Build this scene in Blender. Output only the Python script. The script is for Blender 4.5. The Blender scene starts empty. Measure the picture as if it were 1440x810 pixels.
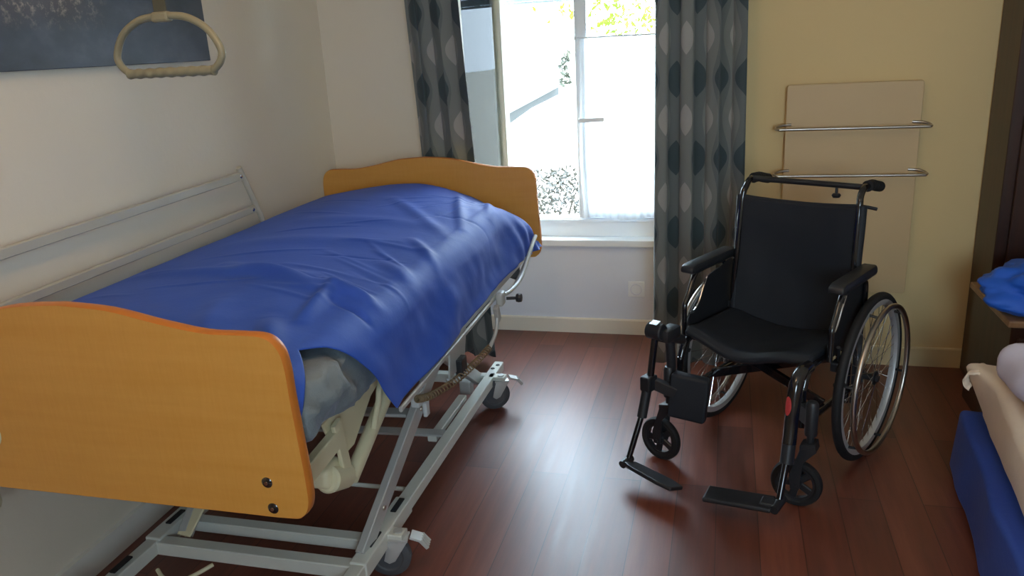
import bpy, bmesh, math, random
from mathutils import Vector, Matrix, noise
random.seed(7)
scn = bpy.context.scene
COL = scn.collection
PI = math.pi

# ------------------------------------------------------------------ materials
def rgb(c):
    def f(v):
        v /= 255.0
        return v / 12.92 if v <= 0.04045 else ((v + 0.055) / 1.055) ** 2.4
    return (f(c[0]), f(c[1]), f(c[2]), 1.0)

class NT:
    def __init__(s, name):
        s.m = bpy.data.materials.new(name); s.m.use_nodes = True
        s.t = s.m.node_tree; s.n = s.t.nodes; s.l = s.t.links
        s.b = s.n['Principled BSDF']; s.out = s.n['Material Output']
    def new(s, typ, **kw):
        n = s.n.new(typ)
        for k, v in kw.items(): setattr(n, k, v)
        return n
    def link(s, a, b): s.l.new(a, b)
    def math(s, op, a, b=None, c=None):
        n = s.new('ShaderNodeMath', operation=op)
        for i, v in enumerate((a, b, c)):
            if v is None: continue
            if isinstance(v, (int, float)): n.inputs[i].default_value = v
            else: s.link(v, n.inputs[i])
        return n.outputs[0]
    def mix(s, fac, a, b, blend='MIX'):
        n = s.new('ShaderNodeMix', data_type='RGBA', blend_type=blend)
        if isinstance(fac, (int, float)): n.inputs[0].default_value = fac
        else: s.link(fac, n.inputs[0])
        for i, v in ((6, a), (7, b)):
            if isinstance(v, tuple): n.inputs[i].default_value = v
            else: s.link(v, n.inputs[i])
        return n.outputs[2]
    def coords(s, scale=(1, 1, 1), kind='Object'):
        tc = s.new('ShaderNodeTexCoord'); mp = s.new('ShaderNodeMapping')
        mp.inputs['Scale'].default_value = scale
        s.link(tc.outputs[kind], mp.inputs[0]); return mp.outputs[0]
    def noise(s, vec, scale, detail=3, rough=0.5):
        n = s.new('ShaderNodeTexNoise'); n.inputs['Scale'].default_value = scale
        n.inputs['Detail'].default_value = detail; n.inputs['Roughness'].default_value = rough
        s.link(vec, n.inputs['Vector']); return n.outputs['Fac']
    def bump(s, h, strength, dist=0.01):
        n = s.new('ShaderNodeBump'); n.inputs['Strength'].default_value = strength
        n.inputs['Distance'].default_value = dist
        s.link(h, n.inputs['Height']); s.link(n.outputs[0], s.b.inputs['Normal'])
    def ramp(s, fac, stops):
        n = s.new('ShaderNodeValToRGB'); cr = n.color_ramp
        while len(cr.elements) < len(stops): cr.elements.new(0.5)
        for e, (p, c) in zip(cr.elements, stops): e.position = p; e.color = c
        s.link(fac, n.inputs[0]); return n.outputs[0]

def simple(name, col, rough=0.5, metal=0.0, var=0.06, nscale=8, bump=0.0, bscale=60, coat=0.0, spec=0.5, sheen=0.0):
    t = NT(name); v = t.coords()
    f = t.noise(v, nscale, 4)
    c = rgb(col)
    lo = tuple(x * (1 - var) for x in c[:3]) + (1,); hi = tuple(min(1, x * (1 + var)) for x in c[:3]) + (1,)
    t.link(t.mix(f, lo, hi), t.b.inputs['Base Color'])
    t.b.inputs['Roughness'].default_value = rough
    t.b.inputs['Metallic'].default_value = metal
    t.b.inputs['Coat Weight'].default_value = coat
    t.b.inputs['Specular IOR Level'].default_value = spec
    t.b.inputs['Sheen Weight'].default_value = sheen
    if bump: t.bump(t.noise(v, bscale, 5, 0.6), bump, 0.004)
    return t.m

MAT = {}
MAT['wall'] = simple('wall_paint', (226, 216, 198), 0.75, bump=0.25, bscale=35, var=0.03, nscale=2)
MAT['wall_r'] = simple('warm_lit_wall_paint', (226, 198, 144), 0.75, bump=0.25, bscale=35, var=0.03, nscale=2)  # warm lamplight on this stretch is put into the wall colour
MAT['niche'] = simple('cool_lit_niche_paint', (226, 232, 246), 0.6, bump=0.1, bscale=30, var=0.02, nscale=2)  # bluish daylight on the white niche is put into its colour
MAT['base_r'] = simple('warm_lit_baseboard', (224, 200, 152), 0.45, var=0.03)  # same baseboard, with the warm light at the right put into the colour
MAT['ceiling'] = simple('ceiling_paint', (235, 230, 220), 0.8, var=0.02)
MAT['base'] = simple('baseboard_paint', (234, 228, 216), 0.45, var=0.03)
MAT['pvc'] = simple('white_pvc', (240, 246, 254), 0.3, var=0.02)
MAT['jamb'] = simple('shaded_pvc', (196, 192, 178), 0.45, var=0.06)  # white frame plastic in backlit shade; the shade is in the beige colour
MAT['white_steel'] = simple('white_painted_steel', (206, 208, 200), 0.35, var=0.05, nscale=20, coat=0.2)
MAT['grey_steel'] = simple('grey_painted_steel', (186, 188, 186), 0.38, metal=0.25, var=0.05, nscale=20)
MAT['cream_plastic'] = simple('cream_plastic', (214, 206, 172), 0.4, var=0.05)
MAT['chrome'] = simple('chrome', (215, 215, 215), 0.15, metal=1.0, var=0.02)
MAT['dull_chrome'] = simple('dull_chrome', (190, 182, 170), 0.32, metal=1.0, var=0.05)
MAT['cream_steel'] = simple('cream_painted_steel', (186, 181, 166), 0.4, var=0.03)
MAT['pale_alu'] = simple('anodised_aluminium', (214, 214, 214), 0.42, metal=0.6, var=0.03)
MAT['alu'] = simple('brushed_aluminium', (200, 200, 200), 0.3, metal=0.85, var=0.04)
MAT['black_plastic'] = simple('black_plastic', (34, 36, 40), 0.42, var=0.15, nscale=20)
MAT['black_gloss'] = simple('black_gloss_paint', (18, 18, 21), 0.18, coat=0.6, var=0.1)
MAT['black_rubber'] = simple('black_rubber', (22, 22, 24), 0.7, var=0.15, nscale=30, bump=0.3, bscale=200)
MAT['grey_rubber'] = simple('grey_rubber', (74, 76, 80), 0.6, var=0.12, nscale=30)
MAT['vinyl'] = simple('black_vinyl', (36, 40, 46), 0.5, spec=0.25, var=0.1, nscale=10, bump=0.12, bscale=25)
MAT['clear'] = simple('pale_label', (200, 205, 205), 0.4)
MAT['red'] = simple('red_sticker', (178, 60, 62), 0.4, var=0.3, nscale=120)
MAT['brown_coil'] = simple('tan_rubber_coil', (126, 106, 78), 0.5, var=0.15, nscale=30)
MAT['beech_edge'] = simple('beech_edge_band', (196, 118, 44), 0.4, var=0.1)
MAT['handle'] = simple('beige_grip_plastic', (132, 128, 106), 0.45, var=0.08)
MAT['blind'] = simple('shutter_white', (216, 226, 234), 0.5)
_n = MAT['blind'].node_tree; _t = _n.nodes.new('ShaderNodeBsdfTranslucent'); _t.inputs[0].default_value = (0.5, 0.56, 0.6, 1)
_m = _n.nodes.new('ShaderNodeMixShader'); _m.inputs[0].default_value = 0.25
_n.links.new(_n.nodes['Principled BSDF'].outputs[0], _m.inputs[1]); _n.links.new(_t.outputs[0], _m.inputs[2]); _n.links.new(_m.outputs[0], _n.nodes['Material Output'].inputs[0])

def beech(name, c1, c2):
    t = NT(name); v = t.coords((1.2, 1, 14))
    n1 = t.noise(v, 2.2, 5, 0.6)
    v2 = t.coords((30, 1, 3)); n2 = t.noise(v2, 6, 2)
    f = t.math('ADD', t.math('MULTIPLY', n1, 0.7), t.math('MULTIPLY', n2, 0.3))
    t.link(t.ramp(f, [(0.3, rgb(c1)), (0.7, rgb(c2))]), t.b.inputs['Base Color'])
    t.b.inputs['Roughness'].default_value = 0.38
    return t.m
MAT['beech'] = beech('beech_laminate', (204, 144, 62), (214, 156, 76))

def fabric(name, c, var=0.12, rough=0.65, sheen=0.25, weave=900, bump=0.15):
    t = NT(name); v = t.coords()
    f = t.noise(v, 5, 5, 0.65); col = rgb(c)
    lo = tuple(x * (1 - var) for x in col[:3]) + (1,); hi = tuple(min(1, x * (1 + var)) for x in col[:3]) + (1,)
    t.link(t.mix(f, lo, hi), t.b.inputs['Base Color'])
    t.b.inputs['Roughness'].default_value = rough
    t.b.inputs['Sheen Weight'].default_value = sheen
    t.b.inputs['Sheen Roughness'].default_value = 0.4
    t.b.inputs['Sheen Tint'].default_value = (col[0] * .5 + .3, col[1] * .5 + .35, min(1, col[2] * .5 + .5), 1)
    h = t.math('ADD', t.math('MULTIPLY', t.noise(v, 38, 4, 0.6), 1.0), t.math('MULTIPLY', t.noise(v, weave, 1), 0.06))
    t.bump(h, bump, 0.01)
    return t.m
MAT['blue_sheet'] = fabric('blue_satin_cotton', (42, 84, 186), rough=0.62, sheen=0.15, bump=0.08)
MAT['grey_sheet'] = fabric('grey_blue_cotton', (116, 126, 130), rough=0.75, bump=0.45)
MAT['blue_cover'] = fabric('royal_blue_cotton', (36, 72, 168), rough=0.7)
MAT['bright_blue'] = fabric('bright_blue_cotton', (30, 96, 205), rough=0.6)
MAT['cream_quilt'] = fabric('cream_cotton', (236, 218, 196), rough=0.8)
MAT['white_pillow'] = fabric('white_cotton', (222, 218, 236), rough=0.8)

# curtain cloth: rows of dark and pale lens shapes on grey, in cloth coordinates (UV in metres)
def drape_mat():
    t = NT('lens_pattern_curtain')
    uv = t.new('ShaderNodeUVMap'); uv.uv_map = 'UVMap'
    sp = t.new('ShaderNodeSeparateXYZ'); t.link(uv.outputs[0], sp.inputs[0])
    P_, H_ = 0.136, 0.330
    ca = t.math('COSINE', t.math('MULTIPLY', sp.outputs[0], 2 * PI / P_))
    cb = t.math('COSINE', t.math('MULTIPLY', t.math('ADD', sp.outputs[1], 0.0), 2 * PI / H_))
    fr = t.math('FRACT', t.math('ADD', t.math('DIVIDE', sp.outputs[0], P_), 0.5))
    du = t.math('ABSOLUTE', t.math('SUBTRACT', fr, 0.5))            # distance from the dark column
    dv = t.math('SUBTRACT', 0.5, du)                                # distance from the pale column
    dark = t.math('LESS_THAN', du, t.math('MULTIPLY', t.math('SUBTRACT', cb, 0.12), 0.33))
    pale = t.math('LESS_THAN', dv, t.math('MULTIPLY', t.math('SUBTRACT', t.math('MULTIPLY', cb, -1.0), 0.30), 0.27))
    cc = t.math('GREATER_THAN', t.math('ADD', ca, t.math('MULTIPLY', cb, 0.55)), 0.0)
    base = t.mix(cc, rgb((124, 128, 124)), rgb((104, 111, 110)))
    c = t.mix(pale, base, rgb((162, 160, 154)))
    c = t.mix(dark, c, rgb((58, 74, 78)))
    t.link(c, t.b.inputs['Base Color'])
    t.b.inputs['Roughness'].default_value = 0.7
    t.b.inputs['Sheen Weight'].default_value = 0.2
    tr = t.new('ShaderNodeBsdfTranslucent'); t.link(c, tr.inputs[0])
    mx = t.new('ShaderNodeMixShader'); mx.inputs[0].default_value = 0.12
    t.link(t.b.outputs[0], mx.inputs[1]); t.link(tr.outputs[0], mx.inputs[2]); t.link(mx.outputs[0], t.out.inputs[0])
    return t.m
MAT['drape'] = drape_mat()

def voile_mat():
    t = NT('white_voile')
    v = t.coords()
    t.b.inputs['Base Color'].default_value = (0.9, 0.93, 0.97, 1); t.b.inputs['Roughness'].default_value = 0.9
    f = t.noise(v, 700, 1); t.bump(f, 0.05, 0.002)
    tr = t.new('ShaderNodeBsdfTranslucent'); tr.inputs[0].default_value = (0.9, 0.93, 0.97, 1)
    tp = t.new('ShaderNodeBsdfTransparent')
    m1 = t.new('ShaderNodeMixShader'); m1.inputs[0].default_value = 0.5
    t.link(t.b.outputs[0], m1.inputs[1]); t.link(tr.outputs[0], m1.inputs[2])
    m2 = t.new('ShaderNodeMixShader'); m2.inputs[0].default_value = 0.10
    t.link(m1.outputs[0], m2.inputs[1]); t.link(tp.outputs[0], m2.inputs[2]); t.link(m2.outputs[0], t.out.inputs[0])
    return t.m
MAT['voile'] = voile_mat()

def glass_mat():
    t = NT('window_glass')
    tp = t.new('ShaderNodeBsdfTransparent'); tp.inputs[0].default_value = (0.96, 0.98, 0.98, 1)
    gl = t.new('ShaderNodeBsdfGlossy'); gl.inputs['Roughness'].default_value = 0.02
    fr = t.new('ShaderNodeFresnel'); fr.inputs[0].default_value = 1.22
    mx = t.new('ShaderNodeMixShader')
    t.link(fr.outputs[0], mx.inputs[0]); t.link(tp.outputs[0], mx.inputs[1]); t.link(gl.outputs[0], mx.inputs[2])
    t.link(mx.outputs[0], t.out.inputs[0]); return t.m
MAT['glass'] = glass_mat()

def floor_mat():
    t = NT('dark_red_laminate')
    tc = t.new('ShaderNodeTexCoord'); mp = t.new('ShaderNodeMapping')
    mp.inputs['Rotation'].default_value = (0, 0, PI / 2)
    t.link(tc.outputs['Object'], mp.inputs[0])
    br = t.new('ShaderNodeTexBrick')
    br.inputs['Scale'].default_value = 1.0
    br.inputs['Brick Width'].default_value = 1.25; br.inputs['Row Height'].default_value = 0.13
    br.inputs['Mortar Size'].default_value = 0.0012; br.inputs['Mortar Smooth'].default_value = 0.1
    br.offset = 0.37
    br.inputs['Color1'].default_value = (0, 0, 0, 1); br.inputs['Color2'].default_value = (1, 1, 1, 1)
    br.inputs['Mortar'].default_value = (0.5, 0.5, 0.5, 1)
    t.link(mp.outputs[0], br.inputs['Vector'])
    v = t.coords((22, 1.3, 1))
    g = t.noise(v, 1.6, 6, 0.65); g2 = t.noise(t.coords((7, 0.6, 1)), 1.5, 3)
    f = t.math('ADD', t.math('MULTIPLY', g, 0.55), t.math('ADD', t.math('MULTIPLY', br.outputs['Color'], 0.22), t.math('MULTIPLY', g2, 0.25)))
    c = t.ramp(f, [(0.25, rgb((78, 40, 30))), (0.55, rgb((114, 60, 44))), (0.85, rgb((146, 86, 64)))])
    c = t.mix(br.outputs['Fac'], c, rgb((52, 28, 21)))
    t.link(c, t.b.inputs['Base Color'])
    t.link(t.math('ADD', t.math('MULTIPLY', g, 0.14), 0.33), t.b.inputs['Roughness'])
    t.b.inputs['Specular IOR Level'].default_value = 0.85
    t.bump(t.math('ADD', t.math('MULTIPLY', g, 0.3), t.math('MULTIPLY', br.outputs['Fac'], -1.0)), 0.10, 0.002)
    return t.m
MAT['floor'] = floor_mat()

def darkwood(name, c1, c2, rough=0.35):
    t = NT(name); v = t.coords((9, 9, 0.8))
    f = t.noise(v, 3, 5, 0.6)
    t.link(t.ramp(f, [(0.3, rgb(c1)), (0.7, rgb(c2))]), t.b.inputs['Base Color'])
    t.b.inputs['Roughness'].default_value = rough
    t.bump(f, 0.1, 0.003); return t.m
MAT['darkwood'] = darkwood('dark_stained_oak', (40, 20, 11), (64, 34, 20))
MAT['midwood'] = darkwood('paler_oak', (130, 96, 66), (160, 122, 88))  # lighter brown than the chest body

def canvas_mat():
    t = NT('night_landscape_print')
    v = t.coords((1, 1.0, 1.6))
    n1 = t.noise(v, 3.0, 5, 0.6)
    base = t.ramp(n1, [(0.3, rgb((38, 42, 50))), (0.55, rgb((62, 68, 82))), (0.8, rgb((92, 98, 112)))])
    tc = t.new('ShaderNodeTexCoord'); sp = t.new('ShaderNodeSeparateXYZ'); t.link(tc.outputs['Object'], sp.inputs[0])
    up = t.new('ShaderNodeMapRange'); up.inputs[1].default_value = 0.10; up.inputs[2].default_value = 0.22
    t.link(sp.outputs[2], up.inputs[0])
    sp_ = t.noise(t.coords((1, 1, 1)), 34, 4, 0.75)
    spots = t.ramp(sp_, [(0.52, (0, 0, 0, 1)), (0.66, (1, 1, 1, 1))])
    brown = t.mix(0.6, base, rgb((98, 84, 80)))
    lf_ = t.new('ShaderNodeMapRange'); lf_.inputs[1].default_value = -0.50; lf_.inputs[2].default_value = -0.66
    t.link(sp.outputs[1], lf_.inputs[0]); upv = t.math('MULTIPLY', up.outputs[0], lf_.outputs[0])
    c = t.mix(upv, base, brown)
    c = t.mix(t.math('MULTIPLY', t.math('MULTIPLY', spots, upv), 0.75), c, rgb((206, 184, 170)))
    t.link(c, t.b.inputs['Base Color']); t.b.inputs['Roughness'].default_value = 0.5
    return t.m
MAT['canvas'] = canvas_mat()

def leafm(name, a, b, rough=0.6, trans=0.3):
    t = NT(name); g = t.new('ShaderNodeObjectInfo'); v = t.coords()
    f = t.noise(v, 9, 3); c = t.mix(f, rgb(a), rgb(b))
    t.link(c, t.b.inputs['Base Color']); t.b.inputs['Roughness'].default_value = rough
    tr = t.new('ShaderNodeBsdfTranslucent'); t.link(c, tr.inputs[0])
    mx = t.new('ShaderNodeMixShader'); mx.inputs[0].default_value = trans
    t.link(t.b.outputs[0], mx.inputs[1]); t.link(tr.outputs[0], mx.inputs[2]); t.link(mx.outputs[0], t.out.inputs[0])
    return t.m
MAT['leaf'] = leafm('sunlit_leaf', (72, 92, 8), (104, 122, 20), trans=0.5)
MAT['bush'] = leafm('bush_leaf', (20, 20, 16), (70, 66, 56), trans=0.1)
MAT['ground'] = simple('pale_gravel', (190, 188, 176), 0.9, var=0.12, nscale=6)
MAT['render'] = simple('pale_render', (120, 122, 122), 0.9, var=0.14, nscale=5)
MAT['shadow_grey'] = simple('shed_shadow_grey', (34, 35, 32), 0.9, var=0.2, nscale=12)  # dark grey painting the shadow under the shed wall
MAT['bark'] = simple('bark', (58, 50, 40), 0.9, var=0.2)

# ------------------------------------------------------------------ mesh helpers
class MB:
    def __init__(s): s.bm = bmesh.new()
    def box(s, c, d, rot=None, bev=0.0, seg=2):
        b = bmesh.new(); bmesh.ops.create_cube(b, size=1.0)
        for v in b.verts: v.co = Vector((v.co.x * d[0], v.co.y * d[1], v.co.z * d[2]))
        if bev: bmesh.ops.bevel(b, geom=b.edges[:], offset=bev, segments=seg, profile=0.5, affect='EDGES')
        M_ = Matrix.Translation(c)
        if rot is not None: M_ = M_ @ (rot if isinstance(rot, Matrix) else Matrix.Rotation(rot[2], 4, 'Z') @ Matrix.Rotation(rot[1], 4, 'Y') @ Matrix.Rotation(rot[0], 4, 'X'))
        b.transform(M_); s._merge(b); return s
    def _merge(s, b):
        me = bpy.data.meshes.new('tmp'); b.to_mesh(me); b.free(); s.bm.from_mesh(me); bpy.data.meshes.remove(me)
    def sweep(s, pts, prof, closed=False, up=Vector((0, 0, 1)), cap=True, scales=None):
        pts = [Vector(p) for p in pts]; n = len(pts)
        rings = []; prev = None
        for i, p in enumerate(pts):
            if closed: t = (pts[(i + 1) % n] - pts[i - 1]).normalized()
            elif i == 0: t = (pts[1] - p).normalized()
            elif i == n - 1: t = (p - pts[i - 1]).normalized()
            else: t = ((pts[i + 1] - p).normalized() + (p - pts[i - 1]).normalized()).normalized()
            if prev is None:
                u = up if abs(up.dot(t)) < 0.95 else Vector((1, 0, 0))
                a = (u - t * u.dot(t)).normalized()
            else:
                a = prev - t * prev.dot(t)
                if a.length < 1e-5: a = Vector((1, 0, 0)) - t * t.x
                a.normalize()
            prev = a; b = t.cross(a)
            k = scales[i] if scales else 1.0
            rings.append([s.bm.verts.new(p + a * (q[1] * k) + b * (q[0] * k)) for q in prof])
        m = len(prof)
        for i in range(n if closed else n - 1):
            r0, r1 = rings[i], rings[(i + 1) % n]
            for j in range(m):
                s.bm.faces.new((r0[j], r0[(j + 1) % m], r1[(j + 1) % m], r1[j]))
        if cap and not closed:
            s.bm.faces.new(list(reversed(rings[0]))); s.bm.faces.new(rings[-1])
        return s
    def tube(s, pts, r, seg=12, closed=False, scales=None, cap=True):
        return s.sweep(pts, [(r * math.cos(2 * PI * k / seg), r * math.sin(2 * PI * k / seg)) for k in range(seg)], closed, scales=scales, cap=cap)
    def bar(s, a, b, w, h, up=Vector((0, 0, 1)), bev=0.003):
        # rectangular tube from a to b: w across, h along 'up'
        w2, h2, e = w / 2, h / 2, bev
        prof = [(-w2 + e, -h2), (w2 - e, -h2), (w2, -h2 + e), (w2, h2 - e), (w2 - e, h2), (-w2 + e, h2), (-w2, h2 - e), (-w2, -h2 + e)]
        return s.sweep([a, b], prof, up=Vector(up))
    def lathe(s, prof, M_=Matrix.Identity(4), seg=32, closed_prof=False):
        # prof: (radius, axial); axis local Z
        rings = []
        for r, z in prof:
            if r < 1e-6: rings.append([s.bm.verts.new(M_ @ Vector((0, 0, z)))])
            else: rings.append([s.bm.verts.new(M_ @ Vector((r * math.cos(2 * PI * k / seg), r * math.sin(2 * PI * k / seg), z))) for k in range(seg)])
        idx = list(range(len(rings))) + ([0] if closed_prof else [])
        for i, j in zip(idx[:-1], idx[1:]):
            A, B = rings[i], rings[j]
            for k in range(seg):
                k2 = (k + 1) % seg
                if len(A) == 1 and len(B) == 1: continue
                if len(A) == 1: s.bm.faces.new((A[0], B[k2], B[k]))
                elif len(B) == 1: s.bm.faces.new((A[k], A[k2], B[0]))
                else: s.bm.faces.new((A[k], A[k2], B[k2], B[k]))
        return s
    def prism(s, outline, axis, t, M_=Matrix.Identity(4), bev=0.0):
        # outline: 2-D points; axis 'y' => (x,z) outline extruded in y by t ; 'x' => (y,z); 'z' => (x,y)
        b = bmesh.new()
        def mk(p, w):
            if axis == 'y': return Vector((p[0], w, p[1]))
            if axis == 'x': return Vector((w, p[0], p[1]))
            return Vector((p[0], p[1], w))
        f1 = b.faces.new([b.verts.new(mk(p, 0)) for p in outline])
        r = bmesh.ops.extrude_face_region(b, geom=[f1])
        d = mk((0, 0), t)
        bmesh.ops.translate(b, verts=[v for v in r['geom'] if isinstance(v, bmesh.types.BMVert)], vec=d)
        bmesh.ops.recalc_face_normals(b, faces=b.faces[:])
        if bev:
            es = [e for e in b.edges if len(e.link_faces) == 2 and e.calc_face_angle(0) > 0.9]
            bmesh.ops.bevel(b, geom=es, offset=bev, segments=2, profile=0.5, affect='EDGES')
        b.transform(M_); s._merge(b); return s
    def grid(s, fn, nu, nv, uvfn=None, closed_u=False):
        vs = [[s.bm.verts.new(fn(i / (nu - 1), j / (nv - 1))) for j in range(nv)] for i in range(nu)]
        lay = s.bm.loops.layers.uv.get('UVMap') or s.bm.loops.layers.uv.new('UVMap') if uvfn else None
        for i in range(nu - 1):
            for j in range(nv - 1):
                f = s.bm.faces.new((vs[i][j], vs[i + 1][j], vs[i + 1][j + 1], vs[i][j + 1]))
                if uvfn:
                    for l, (a, b) in zip(f.loops, ((i, j), (i + 1, j), (i + 1, j + 1), (i, j + 1))):
                        l[lay].uv = uvfn(a / (nu - 1), b / (nv - 1))
        return s
    def build(s, name, mat, parent=None, smooth=True, fix=True, angle=0.6):
        if fix: bmesh.ops.recalc_face_normals(s.bm, faces=s.bm.faces[:])
        me = bpy.data.meshes.new(name); s.bm.to_mesh(me); s.bm.free()
        if smooth:
            me.polygons.foreach_set('use_smooth', [True] * len(me.polygons))
            try: me.set_sharp_from_angle(angle=angle)
            except Exception: pass
        for m in (mat if isinstance(mat, (list, tuple)) else [mat]): me.materials.append(m)
        o = bpy.data.objects.new(name, me); COL.objects.link(o)
        if parent is not None: o.parent = parent
        return o

def rotm(axis, a): return Matrix.Rotation(a, 4, axis)
def T(*p): return Matrix.Translation(p)
def spline(ctrl, n=8, closed=False):
    P_ = [Vector(p) for p in ctrl]; out = []; N = len(P_)
    rng = range(N if closed else N - 1)
    for i in rng:
        if closed: p0, p1, p2, p3 = P_[i - 1], P_[i], P_[(i + 1) % N], P_[(i + 2) % N]
        else: p0, p1, p2, p3 = P_[max(i - 1, 0)], P_[i], P_[i + 1], P_[min(i + 2, N - 1)]
        for k in range(n):
            t = k / n
            out.append(0.5 * ((2 * p1) + (-p0 + p2) * t + (2 * p0 - 5 * p1 + 4 * p2 - p3) * t * t + (-p0 + 3 * p1 - 3 * p2 + p3) * t ** 3))
    if not closed: out.append(P_[-1])
    return out
def thing(name, label, cat, loc=(0, 0, 0), rz=0, group=None):
    o = bpy.data.objects.new(name, None); COL.objects.link(o); o.empty_display_size = 0.1
    o.location = loc; o.rotation_euler = (0, 0, rz); o['label'] = label; o['category'] = cat
    if group: o['group'] = group
    return o
def tag(o, label, cat, group=None):
    o['label'] = label; o['category'] = cat
    if group: o['group'] = group
    return o
def struct(o): o['kind'] = 'structure'; return o
def solid(o, t, off=0):
    m = o.modifiers.new('thick', 'SOLIDIFY'); m.thickness = t; m.offset = off; return o
def nz(x, y, z=0): return noise.noise(Vector((x, y, z)))
def sstep(a, b, x):
    t = max(0.0, min(1.0, (x - a) / (b - a))); return t * t * (3 - 2 * t)

# ------------------------------------------------------------------ room
def lwx(y): return -1.853 - (y - 1.29) * 0.028          # left wall surface
YN, YW = 3.96, 3.70                                       # niche panel plane, main window-wall plane
XL, XR = -1.26, -0.24                                    # niche edges
CEIL = 2.5
struct(MB().box((0.35, 1.4, -0.05), (5.6, 5.6, 0.1)).build('floor', MAT['floor'], smooth=False))
struct(MB().box((0.35, 1.4, CEIL + 0.05), (5.6, 5.6, 0.1)).build('ceiling', MAT['ceiling'], smooth=False))
w = MB().prism([(lwx(-1.4), -1.4), (lwx(4.2), 4.2), (lwx(4.2) - 0.15, 4.2), (lwx(-1.4) - 0.15, -1.4)], 'z', CEIL)
struct(w.build('wall_left', MAT['wall'], smooth=False))
# window wall: left pier, right stretch, niche back below the window, header above
w = MB()
w.box(((-2.0 + XL) / 2, YW + 0.25, CEIL / 2), (XL + 2.0, 0.5, CEIL))
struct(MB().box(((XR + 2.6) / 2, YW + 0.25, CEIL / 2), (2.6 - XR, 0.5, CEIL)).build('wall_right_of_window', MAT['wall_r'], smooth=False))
w.box(((XL + XR) / 2, YW + 0.25, (2.26 + CEIL) / 2), (XR - XL, 0.5, CEIL - 2.26))
struct(w.build('wall_window', MAT['wall'], smooth=False))
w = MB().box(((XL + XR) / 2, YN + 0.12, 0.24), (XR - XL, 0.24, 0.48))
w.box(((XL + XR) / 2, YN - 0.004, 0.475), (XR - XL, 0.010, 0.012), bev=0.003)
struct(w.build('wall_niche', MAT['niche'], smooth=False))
struct(MB().box((2.45, 1.4, CEIL / 2), (0.1, 5.6, CEIL)).build('wall_right', MAT['wall'], smooth=False))
w = MB()                                                  # rear wall with an assumed, unseen window opening added for daylight
w.box((-0.95, -1.25, CEIL / 2), (2.3, 0.1, CEIL)); w.box((1.80, -1.25, CEIL / 2), (1.4, 0.1, CEIL))
w.box((0.65, -1.25, 0.5), (0.9, 0.1, 1.00)); w.box((0.65, -1.25, 2.30), (0.9, 0.1, 0.40))
struct(w.build('wall_rear', MAT['wall'], smooth=False))
f2 = MB()
for cx, cz, dx, dz in ((0.23, 1.55, 0.06, 1.1), (1.07, 1.55, 0.06, 1.1), (0.65, 1.03, 0.9, 0.06), (0.65, 2.07, 0.9, 0.06), (0.65, 1.55, 0.05, 1.1)): f2.box((cx, -1.25, cz), (dx, 0.06, dz), bev=0.004)
w2 = struct(f2.build('assumed_rear_window', MAT['pvc'], smooth=False))  # frame of the assumed rear window, out of view
struct(MB().box((0.65, -1.25, 1.55), (0.82, 0.006, 1.02)).build('window_pane', MAT['glass'], w2, smooth=False))  # pane added in the assumed rear window
# baseboards
def baseb(x0, x1, y, h=0.085, t=0.012):
    return MB().prism([(y, 0), (y - t, 0), (y - t, h - 0.006), (y - t + 0.005, h), (y, h)], 'x', x1 - x0, T(x0, 0, 0))
struct(baseb(XL, XR, YN, 0.082).build('baseboard_niche', MAT['base'], smooth=False))
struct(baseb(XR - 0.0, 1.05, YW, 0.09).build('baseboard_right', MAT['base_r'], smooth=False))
struct(baseb(-1.93, XL, YW, 0.09).build('baseboard_window', MAT['base'], smooth=False))
b = MB().prism([(lwx(-1.2), -1.2), (lwx(3.7), 3.7), (lwx(3.7) + 0.018, 3.7), (lwx(-1.2) + 0.018, -1.2)], 'z', 0.09)
struct(b.build('baseboard_left', MAT['base'], smooth=False))
# window: sill, fixed frame, roller shutter edge, central post
wn = MB()
wn.box(((XL + XR) / 2, YN + 0.06, 0.50), (XR - XL, 0.20, 0.035), bev=0.004)        # inner sill board
struct(wn.build('trim_1', MAT['pvc'], smooth=False))
FX0, FX1 = -1.155, XR + 0.002
Z0, Z1 = 0.517, 2.24
fr = MB(); yF = 4.04
fr.box(((FX0 + FX1) / 2, yF, Z0 + 0.05), (FX1 - FX0, 0.07, 0.10), bev=0.004)
fr.box(((FX0 + FX1) / 2, yF, Z1 - 0.03), (FX1 - FX0, 0.07, 0.06), bev=0.004)
fr.box((FX1 - 0.025, yF, (Z0 + Z1) / 2), (0.05, 0.07, Z1 - Z0), bev=0.004)
fr.box(((FX0 + FX1) / 2, yF - 0.036, Z0 + 0.085), (FX1 - FX0, 0.012, 0.014), bev=0.003)
win = struct(fr.build('window_1', MAT['pvc'], smooth=False))
struct(MB().box((FX0 + 0.022, yF - 0.002, (Z0 + Z1) / 2), (0.044, 0.074, Z1 - Z0), bev=0.004)
       .box((FX0 - 0.018, yF - 0.01, (Z0 + Z1) / 2), (0.036, 0.06, Z1 - Z0)).build('window_jamb', MAT['jamb'], win, smooth=False))
o = MB()
for k in range(15): o.box(((FX0 + FX1) / 2, yF + 0.10, 1.716 + 0.035 * k), (FX1 - FX0, 0.014, 0.033), bev=0.004)
o.box(((FX0 + FX1) / 2, yF + 0.10, 1.692), (FX1 - FX0, 0.020, 0.012), bev=0.003)
struct(o.build('roller_shutter', MAT['blind'], win, smooth=False))
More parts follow.
